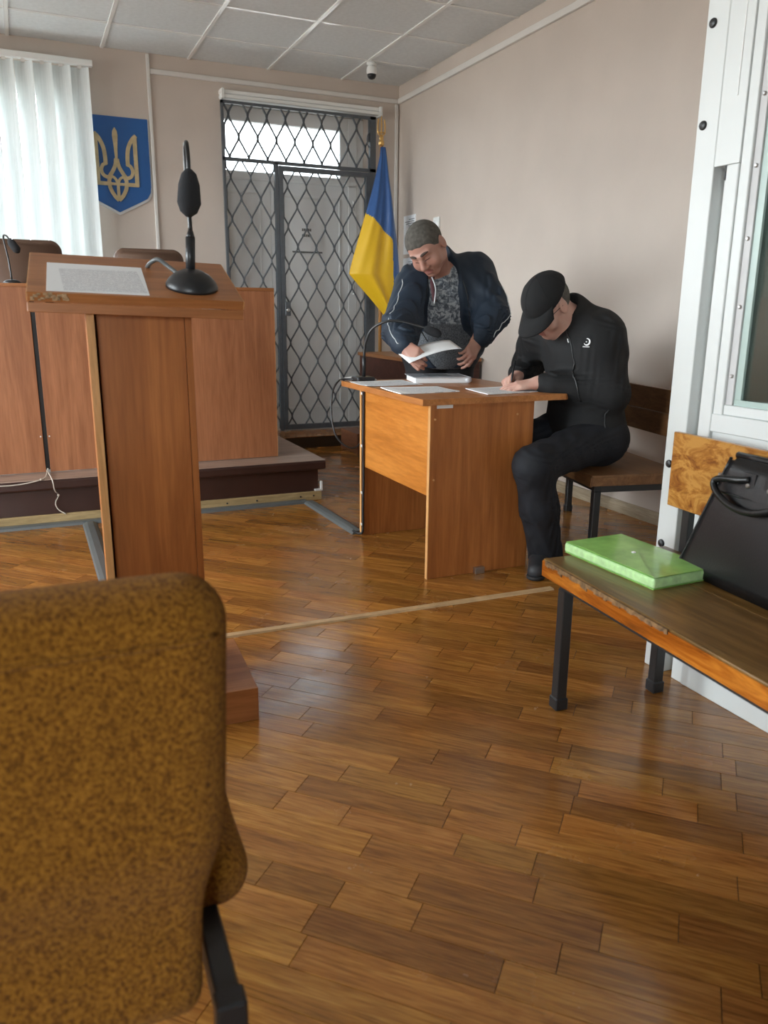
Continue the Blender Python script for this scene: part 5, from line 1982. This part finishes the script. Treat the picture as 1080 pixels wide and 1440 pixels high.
# cap
cp = Sculpt(HC - .22, HC + .22, .0042)
cp.frame(HM, HC)
cp.ell((0, -.013, .038), (.0925, .1165, .101), .01)
cp.half((0, .06, .012), (0, -.34, -1))
cp.frame()
cpo, V, Q = cp.build('cap', M_CAPB, pc)
cbv = snapper(V, Q)
L2W = lambda p: HC + HM @ np.array(p, float)
for a in range(0, 180, 60):
    ca, sa = math.cos(R(a + 30)), math.sin(R(a + 30))
    pts = [L2W((.12 * math.cos(t) * ca, -.016 + .13 * math.cos(t) * sa, .045 + .12 * math.sin(t))) for t in [R(8 + 164 * i / 24) for i in range(25)]]
    cord_line(pts, .0011, 'seam', M_CAPB, cpo, cbv, .0003)
MB(Matrix.Translation(L2W((0, -.016, .136)))).lathe([(.007, -.004), (.007, .002), (.003, .004)], n=10).build('button', M_CAPB, cpo)
vs, fs = [], []
NA, NRr = 24, 8
for lay in (0, .0035):
    for i in range(NA + 1):
        a = R(-68 + 136 * i / NA)
        for k in range(NRr + 1):
            u = k / NRr
            rx, ry = .089, .113
            ext = .078 * (math.cos(a * 1.12) ** .55 if math.cos(a * 1.12) > 0 else 0)
            xx = math.sin(a) * (rx + ext * u * .25)
            yy = -.016 + math.cos(a) * ry + ext * u
            zz = .030 - .34 * (yy - .06) * 1.0 - .30 * (xx * xx) / .09 * u - .018 * u * u + .008 * u
            vs.append(L2W((xx, yy, zz + lay)))
N1 = (NA + 1) * (NRr + 1)
m1 = NRr + 1
for i in range(NA):
    for k in range(NRr):
        a = i * m1 + k
        fs += [(a, a + 1, a + m1 + 1, a + m1), (a + N1, a + m1 + N1, a + m1 + 1 + N1, a + 1 + N1)]
rim = [i * m1 for i in range(NA + 1)] + [NA * m1 + k for k in range(1, m1)] + [i * m1 + NRr for i in range(NA - 1, -1, -1)] + [k for k in range(NRr - 1, 0, -1)]
for q in range(len(rim)):
    p, r = rim[q], rim[(q + 1) % len(rim)]
    fs.append((p, r, r + N1, p + N1))
MB().add(vs, fs).build('visor', M_CAPB, cpo, True)
# glasses
gl = MB()
for q in (-1, 1):
    ring_ = [L2W((q * (.032 + .024 * math.cos(t)), .108, -.008 + .017 * math.sin(t))) for t in [2 * math.pi * i / 20 for i in range(21)]]
    gl.tube(ring_, .0014, 6)
    gl.tube([L2W((q * .056, .107, -.002)), L2W((q * .070, .095, .0)), L2W((q * .080, .02, .002)), L2W((q * .082, -.012, .0))], .0015, 6)
gl.tube([L2W((-.009, .109, -.004)), L2W((0, .112, -.001)), L2W((.009, .109, -.004))], .0014, 6)
go_ = gl.build('glasses', M_BLACKM, pc)
for q in (-1, 1):
    MB().add([L2W((q * (.032 + .023 * math.cos(t)), .108, -.008 + .016 * math.sin(t))) for t in [2 * math.pi * i / 20 for i in range(20)]], [tuple(range(20))]).build('lens', M_GLASS, go_)
# black jacket
j = Sculpt((1.90, 2.52, .44), (2.56, 3.42, 1.20), .0062)
j.ell(chest + np.array((.045, 0, .0)), (.165, .205, .19), .06)
j.ell(belly + np.array((-.015, 0, -.01)), (.150, .185, .225), .10)
j.ell((2.275, 2.85, .545), (.150, .205, .13), .08)
j.cap(shN + np.array((.015, .01, -.02)), shF + np.array((.015, -.01, -.02)), .088, .085, .06)
j.cap((2.20, 2.875, 1.01), (2.165, 2.875, 1.085), .092, .078, .05)
j.cap(shN + np.array((.005, .01, -.01)), elN, .090, .073, .05, wr=(.006, 65))
j.cap(elN, elN + (wrN - elN) * .80, .074, .058, .04, wr=(.006, 80))
j.cap(elN + (wrN - elN) * .78, elN + (wrN - elN) * .93, .050, .043, .015)
j.cap(shF, elF, .088, .075, .05, wr=(.006, 65))
j.cap(elF, elF + (wrF - elF) * .88, .072, .050, .03, wr=(.005, 80))
j.half((2.2, 2.8, .492), (-.55, 0, -1))
j.half((2.2, 2.8, .432), (0, 0, -1))
j.folds(.0050, 58, 18, 1.7)
j.cap(neck0 + np.array((-.015, 0, .0)), neck0 + np.array((-.075, -.01, .09)), .062, .075, .008, cut=True)
jk, jV, jQ = j.build('jacket', M_JBLACK, pc)
jb_ = snapper(jV, jQ)
cord_line(smooth_path([(2.045, 2.79, 1.02), (2.055, 2.755, .96), (2.075, 2.74, .88), (2.10, 2.72, .80), (2.11, 2.70, .70)], 6), .0032, 'zip', M_BLACKM, jk, jb_, .0005)
o = snap_line(jb_, [(2.04, 2.77, .985), (2.045, 2.76, .963)], .003)
MB().tube(o, .0035, 6).build('zip_pull', M_STEEL, jk)
cord_line(smooth_path([(2.20, 2.62, .66), (2.21, 2.62, .60), (2.215, 2.62, .54)], 5), .003, 'pocket_zip', M_BLACKM, jk, jb_, .0005)
# small white chest logo: an open ring with a row of tiny letters under it
c_, n_, _, _ = jb_.find_nearest(Vector((2.118, 2.70, .960)))
zz = Vector((0, 0, 1))
zz = (zz - n_ * zz.dot(n_)).normalized()
xx = zz.cross(n_).normalized()
LG = Matrix((xx, zz, n_)).transposed().to_4x4()
LG.translation = c_ + n_ * .0025
lg_ = MB(LG)
arc = [(.013 * math.cos(t), .013 * math.sin(t) + .004, 0) for t in [R(-150 + 250 * i / 18) for i in range(19)]]
lg_.tube(arc, [.0012 + .0026 * math.sin(math.pi * i / 18) for i in range(19)], 6, flat=.4)
lg_.tube([(-.004, .004, 0), (.001, .004, 0)], [.0022, .0022], 6, flat=.4)
for i in range(7):
    lg_.box(-.015 + i * .0042, -.0122 + i * .0042, -.0185, -.014, -.0004, .0008)
lg_.build('chest_logo', M_LOGO, jk)
# jeans and shoes
s3 = Sculpt((1.72, 2.48, .045), (2.46, 3.16, .70), .0065)
s3.cap(hipN, hipF, .118, .118, .06)
for h_, k_, a_ in ((hipN, knN, anN), (hipF, knF, anF)):
    s3.cap(h_, k_, .104, .078, .05, wr=(.004, 45))
    s3.cap(k_, k_ + (a_ - k_) * .5, .079, .076, .04, wr=(.006, 60))
    s3.cap(k_ + (a_ - k_) * .5, a_ + np.array((.0, -.01, -.045)), .075, .072, .04, wr=(.007, 75))
s3.folds(.0045, 66, 21, 3.1)
s3.half((0, 0, .427), (0, 0, -1)) if False else None
tj, V, Q = s3.build('jeans', M_JEAN, pc)
shoe(pc, (2.015, 2.745, 0), (1.835, 2.565, 0), .050)
shoe(pc, (1.965, 3.05, 0), (1.715, 2.985, 0), .050)

# pen in the writing hand
MB_p = MB().tube([(1.958, 3.000, .757), (1.972, 3.012, .80), (1.995, 3.03, .868)], [.0015, .0045, .0045], 8)
tag(MB_p.build('pen', M_BLACKP, None, True), 'dark pen in the writing hand of the man in the cap', 'pen')

# ------------------------------------------------------------------ mustard chair in the foreground
mc_ = thing('upholstered_chair', 'mustard boucle chair with black frame closest to the camera', 'chair', (-.03, .9, 0))
ang = R(-2)
CM = np.array([[math.cos(ang), math.sin(ang), 0], [-math.sin(ang), math.cos(ang), 0], [0, 0, 1]])
CM = CM.T
cb_ = Sculpt((-.40, .55, .30), (.32, 1.05, .90), .006)
tl = R(9)
cb_.frame(CM @ np.array([[1, 0, 0], [0, math.cos(tl), math.sin(tl)], [0, -math.sin(tl), math.cos(tl)]]), (-.075, .765, .582))
cb_.rbox((0, 0, -.01), (.216, .032, .225), .028, .02)
cb_.rbox((0, -.004, .085), (.219, .034, .130), .030, .10)
cb_.rbox((0, .018, -.02), (.185, .03, .16), .028, .03)
me, V, Q = cb_.surface('backrest')
lv = (V - cb_.c) @ cb_.M
lv[:, 0] *= 1 - .125 * (.20 - lv[:, 2]) / .40
V = cb_.c + lv @ cb_.M.T
me.vertices.foreach_set('co', V.astype(np.float32).ravel())
bk = link('backrest', me, M_MUSTARD, mc_, True)
kb = snapper(V, Q)
F_ = cb_.P
cord_line([F_((-.23 + .46 * i / 30, -.055, .180)) for i in range(31)], .0035, 'welt_seam', M_MUSTARD, bk, kb, .0)
cs_ = Sculpt((-.40, .70, .28), (.34, 1.40, .60), .008)
cs_.frame(CM, (-.022, 1.02, .415))
cs_.rbox((0, 0, 0), (.222, .21, .042), .040, .02)
cs_.ell((0, .0, .02), (.20, .19, .05), .04)
cs_.build('seat', M_MUSTARD, mc_)
CT = Matrix(tuple(tuple(r) for r in CM)).to_4x4()
CT.translation = (-.055, 1.03, 0)
for q in (-1, 1):
    MB(CT).box(q * .198 - .013, q * .198 + .013, -.345, .20, .350, .392, .003).build('side_rail', M_BLACKM, mc_)
    o = MB(CT).box(q * .198 - .016, q * .198 + .016, -.368, -.34, .345, .397, .003).build('end_cap', M_BLACKP, mc_)
    MB(CT).tube([(q * .198, -.33, .335), (q * .205, -.36, .02)], .014, 10).build('leg', M_BLACKM, mc_)
    MB(CT).tube([(q * .198, .15, .335), (q * .205, .20, .02)], .014, 10).build('leg', M_BLACKM, mc_)
    for yy in (-.36, .20):
        MB(CT).lathe([(.018, 0), (.018, .03), (.014, .035)], (q * .205, yy, 0), 12).build('rubber_foot', M_BLACKP, mc_)
MB(CT).box(-.184, .184, -.02, .005, .34, .37, .002).build('cross_rail', M_BLACKM, mc_)
MB(CT).box(-.03, .03, -.215, -.195, .36, .50, .003).build('back_bracket', M_BLACKM, mc_)
